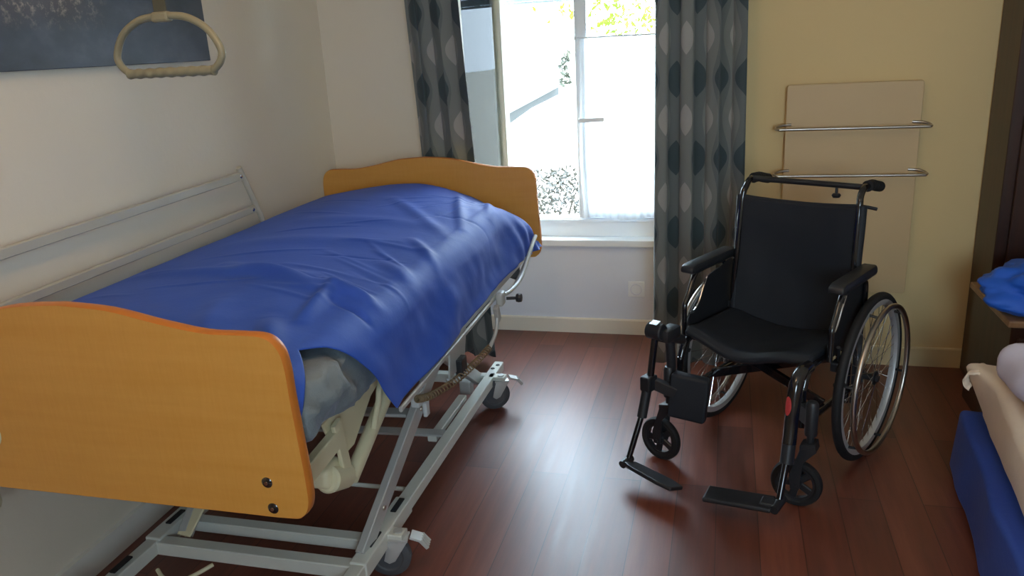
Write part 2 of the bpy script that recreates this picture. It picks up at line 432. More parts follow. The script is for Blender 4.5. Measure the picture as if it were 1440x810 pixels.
def sash(x0, x1, z0, z1, name, hinge_right, mat):
    """a window sash in its own space: x from the hinge, y = 0 the room face"""
    r = bpy.data.objects.new(name, None); COL.objects.link(r)
    s = 1 if not hinge_right else -1
    W = x1 - x0; sw = 0.048
    f = MB()
    for cx, cz, dx, dz in ((s * sw / 2, (z0 + z1) / 2, sw, z1 - z0), (s * (W - sw / 2), (z0 + z1) / 2, sw, z1 - z0), (s * W / 2, z0 + 0.03, W - 2 * sw + 0.004, 0.06), (s * W / 2, z1 - 0.03, W - 2 * sw + 0.004, 0.06)):
        f.box((cx, 0.028, cz), (dx, 0.056, dz), bev=0.005)
    fo = f.build('sash_frame', mat, r, smooth=False)
    g = MB().box((s * W / 2, 0.03, (z0 + z1) / 2), (W - 2 * sw + 0.01, 0.006, z1 - z0 - 0.11)).build('window_pane', MAT['glass'], r, smooth=False)
    return r
# right sash, closed, with its espagnolette handle
ZS0, ZS1 = Z0 + 0.105, Z1 - 0.05
rs = sash(-0.718, FX1 - 0.03, ZS0, ZS1, 'sash', True, MAT['pvc']); rs.location = (FX1 - 0.03, yF - 0.05, 0); rs.parent = win
struct(rs)
struct(MB().box((-0.688, yF - 0.062, (ZS0 + ZS1) / 2), (0.060, 0.022, ZS1 - ZS0 - 0.004), bev=0.005).build('sash_post', MAT['pvc'], win, smooth=False))
hd = MB().lathe([(0, 0), (0.014, 0), (0.014, 0.010), (0.010, 0.014), (0.009, 0.040), (0, 0.042)], T(-0.695, yF - 0.073, 1.12) @ rotm('X', PI / 2), 20)
hd.sweep(spline([(-0.695, yF - 0.107, 1.12), (-0.66, yF - 0.112, 1.121), (-0.61, yF - 0.112, 1.122), (-0.575, yF - 0.110, 1.122)]), [(-0.006, -0.010), (0.006, -0.010), (0.008, 0), (0.006, 0.010), (-0.006, 0.010), (-0.008, 0)])
struct(hd.build('window_handle', MAT['pvc'], win))
# left sash, swung open into the room past square
ls = sash(0, 0.45, ZS0, ZS1, 'sash', False, MAT['jamb']); ls.parent = win; struct(ls)
ls.location = (-1.112, 3.975, 0)
OPEN = math.radians(103.5)
ls.rotation_euler = (0, 0, -OPEN)

# voile half-curtains on rods
def voile(name, W, ztop, zbot, label, n=70, amp=0.006, waves=11, ph=0.0):
    r = thing(name, label, 'net curtain')
    m = MB()
    def fn(u, v):
        z = ztop + (zbot - ztop) * v
        x = u * W + 0.004 * math.sin(7 * v + 9 * u)
        y = -amp * (0.35 + 0.65 * v) * (1 + math.sin(u * waves * 2 * PI + ph + 1.5 * math.sin(3 * v + 4 * u))) - 0.004
        z += 0.008 * math.sin(u * 9 + ph) * v ** 4
        return Vector((x, y, z))
    m.grid(fn, n * 2, 40); c = m.build('curtain_cloth', MAT['voile'], r, fix=False)
    rod = MB().tube([(-0.02, -0.006, ztop - 0.004), (W + 0.02, -0.006, ztop - 0.004)], 0.0045, 10).build('curtain_rod', MAT['pvc'], r)
    for x in (-0.012, W + 0.012):
        MB().box((x, 0.004, ztop - 0.004), (0.012, 0.026, 0.022), bev=0.003).build('rod_bracket', MAT['pvc'], r, smooth=False)
    return r
v1 = voile('net_curtain', 0.405, 1.512, 0.625, 'white net half-curtain covering the closed right window sash')
v1.location = (-0.698, yF - 0.078, 0)
v2 = voile('net_curtain', 0.41, 1.51, 0.66, 'white net half-curtain on the open left sash beside the left drape', ph=1.3, amp=0.012, waves=8)
# hangs on the room face of the opened sash
v2.location = Vector((-1.112, 3.975, 0)) + Matrix.Rotation(-OPEN, 3, 'Z') @ Vector((0.02, -0.006, 0))
v2.rotation_euler = (0, 0, -OPEN)

# ------------------------------------------------------------------ drapes
def drape(name, label, xa, xb, xa2, xb2, y0, ztop, zbot, folds, amp, ph, u0=0.0, stretch=1.35):
    m = MB(); Wt = (xb - xa) * stretch
    def fn(u, v):
        z = ztop + (zbot - ztop) * v
        k = v
        a = xa + (xa2 - xa) * k; b = xb + (xb2 - xb) * k
        x = a + (b - a) * u + 0.008 * math.sin(u * folds * 4 * PI + ph)
        fo = math.sin(u * folds * 2 * PI + ph + 0.5 * math.sin(2.3 * v + 5 * u))
        y = y0 + amp * fo * (0.75 + 0.25 * v) + 0.010 * nz(u * 6, v * 3)
        return Vector((x, y, z))
    m.grid(fn, 120, 60, lambda u, v: (u0 + u * Wt, ztop + (zbot - ztop) * v))
    o = m.build(name, MAT['drape'], fix=False)
    solid(o, 0.0025)
    return tag(o, label, 'curtain')
drape('window_drape', 'grey lens-patterned drape hanging left of the window behind the hospital bed', -1.411, -1.169, -1.358, -1.067, 3.49, 2.3, 0.04, 2.6, 0.028, 0.6, 0.05, 1.5)
drape('window_drape', 'grey lens-patterned drape hanging right of the window behind the wheelchair', -0.293, 0.070, -0.308, 0.092, 3.49, 2.3, 0.05, 3.6, 0.026, 2.2, 0.0, 1.55)
rodm = MB().tube([(-1.58, 3.49, 2.325), (0.25, 3.49, 2.325)], 0.012, 14)
rod = rodm.build('curtain_rod', MAT['dull_chrome']); tag(rod, 'metal curtain rod above the window carrying both patterned drapes', 'curtain rod')
for x in (-1.56, 0.19): MB().tube([(x, 3.49, 2.325), (x, 3.70, 2.325)], 0.008, 10).build('rod_bracket', MAT['dull_chrome'], rod)

# ------------------------------------------------------------------ wall outlet
r = thing('wall_outlet', 'white round-socket wall outlet low on the panel under the window', 'outlet', (-0.428, YN, 0.25))
MB().box((0, -0.005, 0), (0.084, 0.010, 0.084), bev=0.004).build('cover_plate', MAT['pvc'], r, smooth=False)
MB().lathe([(0.030, 0.0), (0.030, 0.004), (0.026, 0.004), (0.024, -0.004), (0, -0.004)], T(0, -0.0095, 0) @ rotm('X', PI / 2), 32).build('socket', MAT['niche'], r)

# ------------------------------------------------------------------ towel radiator on the right stretch of wall
r = thing('towel_radiator', 'flat beige panel radiator with two towel rails on the wall behind the wheelchair', 'radiator', (0.51, YW, 0))
def rrect(x0, x1, z0, z1, rad, n=6):
    out = []
    for cx, cz, a0 in ((x1 - rad, z1 - rad, 0), (x0 + rad, z1 - rad, PI / 2), (x0 + rad, z0 + rad, PI), (x1 - rad, z0 + rad, 1.5 * PI)):
        for k in range(n + 1): out.append((cx + rad * math.cos(a0 + k * PI / 2 / n), cz + rad * math.sin(a0 + k * PI / 2 / n)))
    return out
MAT['rad'] = simple('beige_enamel', (206, 176, 130), 0.5, var=0.02)
MB().prism(rrect(-0.262, 0.268, 0.36, 1.27, 0.012), 'y', -0.022, T(0, -0.035, 0), bev=0.003).build('heating_panel', MAT['rad'], r, smooth=False)
MB().box((0, -0.018, 0.8), (0.40, 0.036, 0.70)).build('mounting_box', MAT['rad'], r, smooth=False)
for zz in (1.092, 0.895):
    x0, x1 = -0.305, 0.300
    pts = [(x0 + 0.065, -0.056, zz + 0.012), (x0 + 0.03, -0.062, zz + 0.010), (x0 + 0.006, -0.078, zz + 0.004), (x0 + 0.002, -0.105, zz), (x0 + 0.022, -0.128, zz), (x0 + 0.06, -0.132, zz),
           (x1 - 0.06, -0.132, zz), (x1 - 0.022, -0.128, zz), (x1 - 0.002, -0.105, zz), (x1 - 0.006, -0.078, zz + 0.004), (x1 - 0.03, -0.062, zz + 0.010), (x1 - 0.065, -0.056, zz + 0.012)]
    MB().tube(spline(pts, 6), 0.0062, 12).build('towel_rail', MAT['dull_chrome'], r)

# ------------------------------------------------------------------ picture on the left wall
ang = -math.atan(-0.028)
py = 2.70
r = thing('canvas_picture', 'dark blue-grey landscape canvas hung on the left wall above the bed', 'picture', (lwx(py) + 0.002, py, 1.50), math.atan(0.028))
MB().box((0.014, -0.60, 0.36), (0.028, 1.20, 0.72), bev=0.002).build('canvas', MAT['canvas'], r, smooth=False)
# ------------------------------------------------------------------ hospital bed
BX, BY = -1.335, 2.33
bed = thing('hospital_bed', 'height-adjustable hospital bed with beech end boards along the left wall', 'bed', (BX, BY, 0))
def bb(m, name, mat, parent=None, smooth=False, off=None):
    """build in world coordinates, then move into the bed's own space"""
    m.bm.transform(T(-BX, -BY, 0))
    return m.build(name, mat, parent or bed, smooth=smooth)
def board_outline():
    W = 0.515; zt = 0.985
    ctrl = [(0, 1.03), (0.12, 1.022), (0.24, 0.998), (0.34, 0.982), (0.42, 0.981), (0.475, 0.978), (0.503, 0.955), (0.513, 0.915), (0.515, 0.85), (0.52, 0.75), (0.524, 0.66), (0.522, 0.61), (0.505, 0.582), (0.47, 0.574), (0.3, 0.574), (0, 0.574)]
    R = [tuple(p)[:2] for p in spline([(a, b, 0) for a, b in ctrl], 5)]
    L = [(-a, b) for a, b in reversed(R[1:-1])]
    return R + L
OUT = board_outline()
def endboard(name, y, t, xc):
    m = MB().prism(OUT, 'y', t, T(xc, y, 0))
    o = bb(m, name, MAT['beech'])
    # edge band: a thin strip around the rim
    e = MB(); n = len(OUT); cx, cz = 0, 0.8
    ring = []
    for k, (a, b) in enumerate(OUT):
        pa, pb = OUT[k - 1], OUT[(k + 1) % n]
        tx, tz = pb[0] - pa[0], pb[1] - pa[1]; L_ = math.hypot(tx, tz) or 1
        nx, nzv = tz / L_, -tx / L_
        if nx * (a - cx) + nzv * (b - cz) < 0: nx, nzv = -nx, -nzv
        prof = [(0.0, -0.0005), (0.0018, 0.003), (0.0026, t / 2), (0.0018, t - 0.003), (0.0, t + 0.0005)]
        ring.append([e.bm.verts.new((xc + a + nx * d, y + w_, b + nzv * d)) for d, w_ in prof])
    for k in range(n):
        r0, r1 = ring[k], ring[(k + 1) % n]
        for j in range(4): e.bm.faces.new((r0[j], r0[j + 1], r1[j + 1], r1[j]))
    bb(e, 'edge_band', MAT['beech_edge'], o, smooth=True)
    return o
foot = endboard('footboard', 1.275, 0.028, -1.338)
head = endboard('headboard', 3.375, 0.028, -1.315)
for x, z in ((-0.905, 0.655), (-0.900, 0.594)):
    s_ = bb(MB().lathe([(0, 0.0035), (0.004, 0.004), (0.009, 0.003), (0.0125, 0.0), (0.0125, -0.001)], T(x, 1.2745, z) @ rotm('X', PI / 2), 24), 'screw', MAT['black_gloss'], foot, smooth=True)
    bb(MB().lathe([(0, 0.0008), (0.0042, 0.0006), (0.0045, -0.0006)], T(x, 1.2703, z) @ rotm('X', PI / 2), 12), 'screw_slot', MAT['chrome'], s_, smooth=True)
bb(MB().lathe([(0, 0.006), (0.028, 0.006), (0.036, 0.003), (0.038, 0)], T(-1.615, 1.2745, 0.713) @ rotm('X', PI / 2), 32), 'hole_cap', MAT['cream_plastic'], foot, smooth=True)
# mattress platform: two side tubes, cross slats
ZP = 0.615
for x in (-0.845, -1.765):
    bb(MB().bar((x, 1.82, ZP), (x, 3.30, ZP), 0.03, 0.045), 'side_frame_tube', MAT['grey_steel'])
bb(MB().box((-1.34, 1.47, ZP - 0.03), (0.80, 0.05, 0.045), bev=0.003), 'end_frame_tube', MAT['white_steel'])
bb(MB().box((-1.305, 3.28, ZP), (0.92, 0.05, 0.045), bev=0.003), 'end_frame_tube', MAT['white_steel'])
for k in range(14):
    y = 1.58 + k * 0.125
    bb(MB().box((-1.345, y, ZP + 0.028), (0.82, 0.05, 0.012), bev=0.003), 'slat', MAT['white_steel'])
for x in (-1.12, -1.55):
    bb(MB().bar((x, 1.42, 0.565), (x, 3.28, 0.565), 0.04, 0.045), 'inner_frame_tube', MAT['cream_plastic'])
# lifting gear under the foot end
bb(MB().bar((-0.955, 1.40, 0.528), (-0.950, 1.665, 0.556), 0.026, 0.052), 'end_bracket', MAT['cream_plastic'])
bb(MB().bar((-0.945, 1.655, 0.600), (-0.945, 1.682, 0.44), 0.012, 0.042, up=(0, 1, 0)), 'hanging_strap', MAT['cream_plastic'])
bb(MB().prism([(1.66, 0.52), (1.73, 0.475), (1.77, 0.475), (1.90, 0.560), (2.02, 0.590), (2.02, 0.63), (1.62, 0.61)], 'x', 0.008, T(-0.97, 0, 0), bev=0.002), 'gusset_plate', MAT['cream_plastic'])
m = MB().box((-0.985, 1.635, 0.465), (0.07, 0.09, 0.06), bev=0.018, seg=4)
m.lathe([(0, -0.05), (0.030, -0.05), (0.036, -0.044), (0.036, 0.044), (0.030, 0.05), (0, 0.05)], T(-0.965, 1.655, 0.440) @ rotm('X', PI / 2 - 0.4), 24)
act = bb(m, 'actuator_motor', MAT['cream_plastic'], smooth=True)
bb(MB().tube([(-0.95, 1.705, 0.408), (-0.95, 1.99, 0.538)], 0.021, 20), 'actuator_tube', MAT['cream_plastic'], act, smooth=True)
bb(MB().tube([(-0.95, 1.985, 0.536), (-0.948, 2.09, 0.58)], 0.012, 14), 'actuator_rod', MAT['chrome'], act, smooth=True)
bb(MB().tube(spline([(-0.93, 1.92, 0.60), (-0.925, 1.90, 0.61), (-0.92, 1.87, 0.595), (-0.922, 1.86, 0.56), (-0.93, 1.85, 0.52), (-0.935, 1.84, 0.49)]), 0.0085, 10), 'cable_loop', MAT['cream_plastic'], act, smooth=True)
bb(MB().tube([(-1.215, 1.60, 0.37), (-1.215, 1.60, 0.57)], 0.018, 16).lathe([(0.02, 0), (0.016, -0.012), (0.008, -0.018), (0, -0.02)], T(-1.215, 1.60, 0.37), 16), 'lift_column', MAT['cream_plastic'], smooth=True)
bb(MB().tube([(-1.70, 1.31, 0.50), (-1.70, 1.31, 0.60)], 0.018, 16).lathe([(0.018, 0), (0.014, -0.012), (0.007, -0.018), (0, -0.02)], T(-1.70, 1.31, 0.50), 16), 'board_peg', MAT['cream_plastic'], smooth=True)
# scissor arms
for x in (-0.965, -1.545):
    s = 1 if x > -1.3 else -1
    a = bb(MB().bar((x, 1.74, 0.14), (x + s * 0.065, 2.42, 0.60), 0.026, 0.052), 'scissor_arm', MAT['grey_steel'])
    bb(MB().bar((x - s * 0.035, 2.98, 0.14), (x - s * 0.035, 2.32, 0.60), 0.026, 0.052), 'scissor_arm', MAT['grey_steel'])
    for q, (yy, zz) in enumerate(((1.86, 0.222), (2.14, 0.408))):
        xx = x + s * 0.065 * (yy - 1.74) / 0.68
        bb(MB().lathe([(0, 0.004), (0.007, 0.003), (0.009, 0), (0.009, -0.002)], T(xx + 0.0135, yy, zz) @ rotm('Y', PI / 2), 12), 'bolt', MAT['dull_chrome'], a, smooth=True)
bb(MB().bar((-1.50, 2.08, 0.40), (-0.95, 2.12, 0.40), 0.05, 0.012, up=(0, 0, 1)), 'cross_link', MAT['grey_steel'])
bb(MB().prism([(2.30, 0.44), (2.34, 0.60), (2.52, 0.60), (2.46, 0.44)], 'x', 0.006, T(-0.875, 0, 0)), 'frame_plate', MAT['grey_steel'])
bb(MB().box((-0.862, 2.40, 0.45), (0.026, 0.06, 0.06), bev=0.004), 'black_stop', MAT['black_plastic'])
# base
ZB = 0.125
RXr, RXl = -0.955, -1.612
rr = bb(MB().bar((RXr, 1.28, ZB), (RXr, 3.16, ZB), 0.042, 0.042), 'base_rail', MAT['white_steel'])
lr = bb(MB().bar((RXl - 0.01, 1.28, ZB), (RXl - 0.01, 3.16, ZB), 0.042, 0.042), 'base_rail', MAT['white_steel'])
for rail, x in ((rr, RXr), (lr, RXl - 0.01)):
    bb(MB().box((x, 1.86, ZB + 0.002), (0.052, 0.34, 0.050), bev=0.004), 'rail_sleeve', MAT['white_steel'], rail)
    for yy in (1.56, 1.80, 1.98):
        bb(MB().box((x, yy, ZB + 0.0285), (0.018, 0.075, 0.006), bev=0.002), 'rubber_pad', MAT['black_rubber'], rail)
    for dx, yy in ((-0.006, 3.08), (0.006, 3.12)):
        bb(MB().lathe([(0, 0.004), (0.008, 0.002), (0.010, -0.001)], T(x + dx, yy, ZB + 0.022), 14), 'bolt', MAT['black_plastic'], rail, smooth=True)
for y0, mt, hh in ((1.70, 'white_steel', 0.042), (1.825, 'white_steel', 0.036), (3.02, 'white_steel', 0.040)):
    bb(MB().bar((RXl + 0.01, y0, ZB - 0.002), (RXr - 0.02, y0, ZB - 0.002), 0.042, hh), 'cross_bar', MAT[mt])
bb(MB().tube([(RXl + 0.02, 2.13, ZB - 0.01), (RXr - 0.01, 2.13, ZB - 0.01)], 0.0075, 10), 'brake_rod', MAT['white_steel'], smooth=True)
bb(MB().bar((RXr - 0.055, 2.44, ZB + 0.01), (RXr - 0.055, 2.80, ZB + 0.01), 0.035, 0.022), 'guide_rail', MAT['white_steel'])
bb(MB().bar((-1.48, 2.44, ZB + 0.02), (RXr - 0.02, 2.47, ZB + 0.02), 0.05, 0.010), 'guide_plate', MAT['grey_steel'])
m = MB().box((-1.035, 2.93, 0.125), (0.05, 0.05, 0.06), bev=0.006)
m.box((-1.08, 2.90, 0.165), (0.06, 0.02, 0.012), rot=(0, 0, 0.5), bev=0.003)
bb(m, 'brake_lever', MAT['grey_steel'])
bb(MB().tube([(-1.575, 1.55, 0.10), (-1.45, 1.545, 0.10)], 0.009, 10), 'foot_pin', MAT['white_steel'], smooth=True)
bb(MB().tube(spline([(-1.56, 1.62, 0.10), (-1.52, 1.60, 0.09), (-1.46, 1.61, 0.09), (-1.40, 1.66, 0.11)]), 0.006, 8), 'power_cable', MAT['cream_plastic'], smooth=True)
bb(MB().bar((-1.535, 1.72, 0.15), (-1.50, 2.02, 0.36), 0.05, 0.008), 'lever_plate', MAT['cream_plastic'])
# castors
def castor(x, y, rz, brake):
    Mx = T(x, y, 0) @ rotm('Z', rz)
    R = 0.065
    fk = MB(); fk.tube([(0, 0, 0.105), (0, 0, 0.15)], 0.014, 14)
    fk.lathe([(0, 0), (0.024, 0), (0.026, 0.01), (0, 0.012)], T(0, 0, 0.118), 20)
    for s in (-1, 1):
        fk.prism([(-0.030, 0.125), (0.028, 0.125), (0.045, 0.060), (0.030, 0.050), (0.012, 0.058)], 'x', 0.004, T(s * 0.022 - 0.002, 0, 0), bev=0.001)
    fk.box((0, 0.0, 0.125), (0.05, 0.06, 0.008), bev=0.002)
    fk.bm.transform(Mx)
    c = bb(fk, 'castor', MAT['grey_steel'], smooth=True)
    w_ = MB().lathe([(0.0, -0.013), (0.040, -0.013), (0.044, -0.016), (0.056, -0.016), (R, -0.010), (R, 0.010), (0.056, 0.016), (0.044, 0.016), (0.040, 0.013), (0, 0.013)], T(0, 0.032, R) @ rotm('Y', PI / 2), 36)
    w_.bm.transform(Mx)
    bb(w_, 'castor_wheel', MAT['grey_rubber'], c, smooth=True)
    if brake:
        p = MB().box((0, -0.055, 0.128), (0.042, 0.04, 0.008), rot=(0.35, 0, 0), bev=0.002)
        for k in range(4): p.box((-0.018 + 0.012 * k, -0.078, 0.112), (0.006, 0.034, 0.012), rot=(0.9, 0, 0), bev=0.002)
        p.bm.transform(Mx); bb(p, 'brake_pedal', MAT['grey_steel'], c, smooth=False)
castor(-0.905, 3.01, PI / 2 + 0.5, True)
castor(-1.665, 3.02, -0.4, True)
castor(-0.905, 1.86, PI / 2 + 0.2, True)
castor(-1.675, 1.42, 0.3, True)
for x, y in ((-0.905, 3.01), (-1.665, 3.02), (-0.905, 1.86), (-1.675, 1.42)):
    xr = RXr if x > -1.3 else RXl - 0.01
    bb(MB().bar((xr, y, ZB + 0.012), (x + (0.02 if x > -1.3 else -0.02), y, ZB + 0.012), 0.045, 0.018), 'castor_arm', MAT['white_steel'])
# raised side rail by the wall
sr = bb(MB().bar((-1.812, 1.315, 1.045), (-1.815, 2.72, 1.066), 0.018, 0.030), 'side_rail', MAT['cream_steel'])
bb(MB().bar((-1.812, 1.315, 0.910), (-1.815, 2.77, 0.925), 0.018, 0.028), 'rail_bar', MAT['cream_steel'], sr)
bb(MB().tube(spline([(-1.815, 2.70, 1.10), (-1.815, 2.715, 1.07), (-1.812, 2.745, 1.0), (-1.81, 2.775, 0.93), (-1.805, 2.80, 0.85), (-1.80, 2.81, 0.70), (-1.79, 2.80, 0.60)]), 0.0115, 14), 'rail_post', MAT['cream_steel'], sr, smooth=True)
bb(MB().tube(spline([(-1.815, 1.30, 1.10), (-1.815, 1.33, 1.0), (-1.81, 1.37, 0.90), (-1.80, 1.40, 0.72), (-1.79, 1.40, 0.60)]), 0.0115, 14), 'rail_post', MAT['cream_steel'], sr, smooth=True)
for yy, zz in ((2.695, 1.066), (2.745, 0.925)):
    bb(MB().lathe([(0, 0.003), (0.006, 0.002), (0.008, 0)], T(-1.8055, yy, zz) @ rotm('Y', PI / 2), 12), 'rivet', MAT['chrome'], sr, smooth=True)
# lowered side rail on the room side
sr2 = bb(MB().bar((-0.824, 1.79, 0.580), (-0.822, 2.74, 0.592), 0.010, 0.016), 'side_rail', MAT['grey_steel'])
bb(MB().tube(spline([(-0.775, 3.22, 0.71), (-0.775, 3.12, 0.675), (-0.775, 2.95, 0.610), (-0.78, 2.82, 0.598), (-0.79, 2.74, 0.60)]), 0.0085, 12), 'rail_post', MAT['grey_steel'], sr2, smooth=True)
bb(MB().tube(spline([(-0.79, 3.20, 0.66), (-0.79, 3.10, 0.63), (-0.79, 2.90, 0.585)]), 0.008, 12), 'rail_stay', MAT['alu'], sr2, smooth=True)
m = MB().box((-0.80, 2.72, 0.592), (0.028, 0.045, 0.055), bev=0.008, seg=3)
m.box((-0.805, 2.68, 0.545), (0.020, 0.028, 0.065), rot=(0.35, 0, 0), bev=0.005)
clampo = bb(m, 'rail_clamp', MAT['grey_steel'], smooth=False)
kn = MB().tube([(-0.80, 2.80, 0.565), (-0.755, 2.82, 0.562)], 0.006, 10)
kn.lathe([(0, -0.012), (0.016, -0.010), (0.018, 0), (0.016, 0.010), (0, 0.012)], T(-0.755, 2.82, 0.562) @ rotm('Y', PI / 2), 10)
bb(kn, 'clamp_knob', MAT['black_plastic'], clampo, smooth=False)
bb(MB().tube(spline([(-0.805, 2.675, 0.53), (-0.805, 2.665, 0.50), (-0.81, 2.64, 0.465), (-0.818, 2.60, 0.44)]), 0.0075, 12), 'cable_hook', MAT['grey_steel'], smooth=True)
# coiled handset cable
ctr = spline([(-0.818, 2.60, 0.44), (-0.84, 2.487, 0.424), (-0.86, 2.33, 0.425), (-0.88, 2.15, 0.452), (-0.89, 2.06, 0.48)], 40)
pts = []; turns = 34; n = len(ctr)
for k in range(n * 3):
    f = k / (n * 3 - 1) * (n - 1); i = min(int(f), n - 2); p = ctr[i].lerp(ctr[i + 1], f - i)
    t = (ctr[i + 1] - ctr[i]).normalized(); a = t.cross(Vector((1, 0, 0))).normalized(); b = t.cross(a)
    an = 2 * PI * turns * k / (n * 3)
    pts.append(p + (a * math.cos(an) + b * math.sin(an)) * 0.0105)
bb(MB().tube(pts, 0.0026, 6), 'coiled_cable', MAT['brown_coil'], smooth=True)
m = MB().box((-0.915, 2.12, 0.455), (0.03, 0.05, 0.05), bev=0.006)
m.box((-0.905, 2.16, 0.40), (0.014, 0.03, 0.05), bev=0.004)
bb(m, 'junction_box', MAT['clear'])

# assumed lifting pole, unseen, its boom above the frame, and its hanging grip
pole = thing('assumed_lifting_pole', 'assumed steel lifting pole, out of view, at the near end of the bed holding the hanging grip', 'pole', (-1.80, 1.24, 0.0))
m = MB().tube([(p[0] + 1.80, p[1] - 1.24, p[2]) for p in spline([(-1.80, 1.24, 0.55), (-1.80, 1.24, 1.4), (-1.80, 1.24, 1.95), (-1.74, 1.27, 2.08), (-1.60, 1.34, 2.14), (-1.40, 1.45, 2.16), (-1.17, 1.57, 2.16)], 10)], 0.017, 16)
m.build('pole_tube', MAT['white_steel'], pole)
MB().box((0.0, 0.02, 0.66), (0.05, 0.07, 0.05), bev=0.006).build('pole_socket', MAT['white_steel'], pole, smooth=False)
HX, HY = -1.180, 1.56
hb = thing('hanging_grip', 'beige triangular bed-lift grip hanging above the hospital bed from a strap', 'grip handle', (HX, HY, 1.480), -0.12)
st = MB().box((0, 0, 0.395), (0.034, 0.004, 0.56), bev=0.001)
st.build('strap', simple('olive_strap', (78, 78, 66), 0.8, bump=0.3, bscale=300), hb, smooth=False)
MB().box((0, -0.004, 0.46), (0.004, 0.003, 0.42)).build('strap_cord', MAT['clear'], hb, smooth=False)
MB().box((0, 0, 0.115), (0.048, 0.02, 0.022), bev=0.006).build('strap_clip', MAT['handle'], hb, smooth=False)
loop = spline([(-0.118, 0, 0.0), (-0.140, 0, 0.018), (-0.146, 0, 0.042), (-0.120, 0, 0.082), (-0.075, 0, 0.108), (-0.03, 0, 0.116), (0.03, 0, 0.116), (0.075, 0, 0.108), (0.120, 0, 0.082), (0.146, 0, 0.042), (0.140, 0, 0.018), (0.118, 0, 0.0)], 8)
MB().tube(loop, 0.0080, 14).build('grip_arch', MAT['handle'], hb)
n = 120; pts = [(-0.12 + 0.24 * k / n, 0, 0.0) for k in range(n + 1)]
sc_ = [1.0 + 0.09 * math.cos(k / n * 2 * PI * 8) for k in range(n + 1)]
MB().tube(pts, 0.0105, 16, scales=sc_).build('hand_grip', MAT['handle'], hb)

# ------------------------------------------------------------------ mattress in its grey-blue sheet
MX0, MX1, MY0, MY1, MZ0, MZ1 = -1.790, -0.866, 1.325, 3.325, 0.652, 0.838
m = MB().box(((MX0 + MX1) / 2, (MY0 + MY1) / 2, (MZ0 + MZ1) / 2), (MX1 - MX0, MY1 - MY0, MZ1 - MZ0), bev=0.06, seg=5)
bmesh.ops.subdivide_edges(m.bm, edges=[e for e in m.bm.edges if e.calc_length() > 0.3], cuts=120, use_grid_fill=True)
for v in m.bm.verts:
    p = v.co
    k = sstep(2.1, 1.3, p.y)
    d = 0.007 * abs(nz(p.y * 18 - p.z * 22, p.z * 12 + p.y * 6, 3.3)) + 0.006 * nz(p.x * 22, p.y * 26 + p.z * 14, p.z * 24) + 0.012 * nz(p.x * 9 + p.z * 8, p.y * 7, p.z * 11) + 0.010 * abs(nz(p.x * 14, p.y * 16 + p.z * 20, p.z * 9))
    if p.x > MX1 - 0.06:
        bulge = 0.045 * math.exp(-((p.y - 1.47) / 0.13) ** 2) * (1 - abs(p.z - 0.76) / 0.2)
        crease = 0.02 * math.sin((p.y - 1.4) * 34 + p.z * 30 + 3 * nz(p.y * 5, p.z * 8))
        rg = 0.5 - abs(nz(p.y * 6 + p.z * 9, p.z * 7 - p.y * 5, 7.7)); rg2 = 0.5 - abs(nz(p.y * 13 - p.z * 16, p.z * 12 + p.y * 8, 1.7))
        p.x += k * (d * 1.6 + bulge * 1.1 + crease * 0.6 + 0.055 * (rg ** 3 * 4 - 0.2) + 0.022 * (rg2 ** 2 * 3 - 0.3))
        p.z += -0.015 * k * (1 if p.z < 0.7 else 0)
    else: p.z += d * 0.5
    if p.z < 0.72: p.z += 0.050 * sstep(1.85, 1.36, p.y)
    else:
        p.z -= 0.12 * sstep(3.15, 3.335, p.y)
        p.z -= 0.19 * (0.5 * sstep(0.52, 0.0, math.hypot(p.x + 0.86, p.y - 3.36)) + 0.5 * sstep(0.34, 0.0, math.hypot((p.x + 0.86) * 1.1, p.y - 3.36)))
o = m.build('mattress', MAT['grey_sheet'], smooth=True, angle=3.0); o.data.set_sharp_from_angle(angle=3.0)
tag(o, 'mattress in a grey-blue fitted sheet on the hospital bed under the blue sheet', 'mattress')

# ------------------------------------------------------------------ royal blue satin sheet thrown over the mattress
def top_z(x, y):
    c = (x + 1.33) / 0.5
    z = 0.862 + 0.045 * max(0, 1 - c * c)
    z += 0.022 * sstep(2.2, 3.1, y) * max(0, 1 - c * c)
    return z
def ridge(x, y, ax, ay, bx, by, w, h, *_):
    dx, dy = bx - ax, by - ay; L2 = dx * dx + dy * dy
    t = max(0, min(1, ((x - ax) * dx + (y - ay) * dy) / L2))
    d = math.hypot(x - ax - t * dx, y - ay - t * dy)
    fall = math.sin(PI * (0.12 + 0.76 * t))
    return h * fall * math.exp(-(d / w) ** 2)
RID = [(-1.70, 1.95, -1.10, 1.93, 0.035, 0.014), (-1.45, 2.02, -1.02, 1.84, 0.03, 0.018), (-1.06, 1.90, -0.88, 1.80, 0.022, 0.030), (-1.02, 1.86, -0.98, 1.62, 0.02, 0.022),
       (-0.98, 1.78, -0.86, 1.72, 0.012, -0.018), (-1.6, 2.30, -0.95, 2.36, 0.06, 0.008), (-1.5, 2.62, -0.98, 2.58, 0.05, 0.007), (-1.3, 2.95, -0.92, 2.50, 0.03, 0.010),
       (-1.1, 3.2, -0.90, 2.62, 0.02, 0.012), (-0.98, 3.24, -0.86, 2.85, 0.018, 0.012), (-1.05, 1.60, -0.95, 1.42, 0.03, 0.018), (-1.25, 1.7, -1.12, 1.42, 0.04, 0.012),
       (-1.0, 2.15, -0.86, 2.02, 0.03, 0.013), (-1.0, 2.40, -0.85, 2.22, 0.02, 0.012)]
rnd = random.Random(11)
CR = []
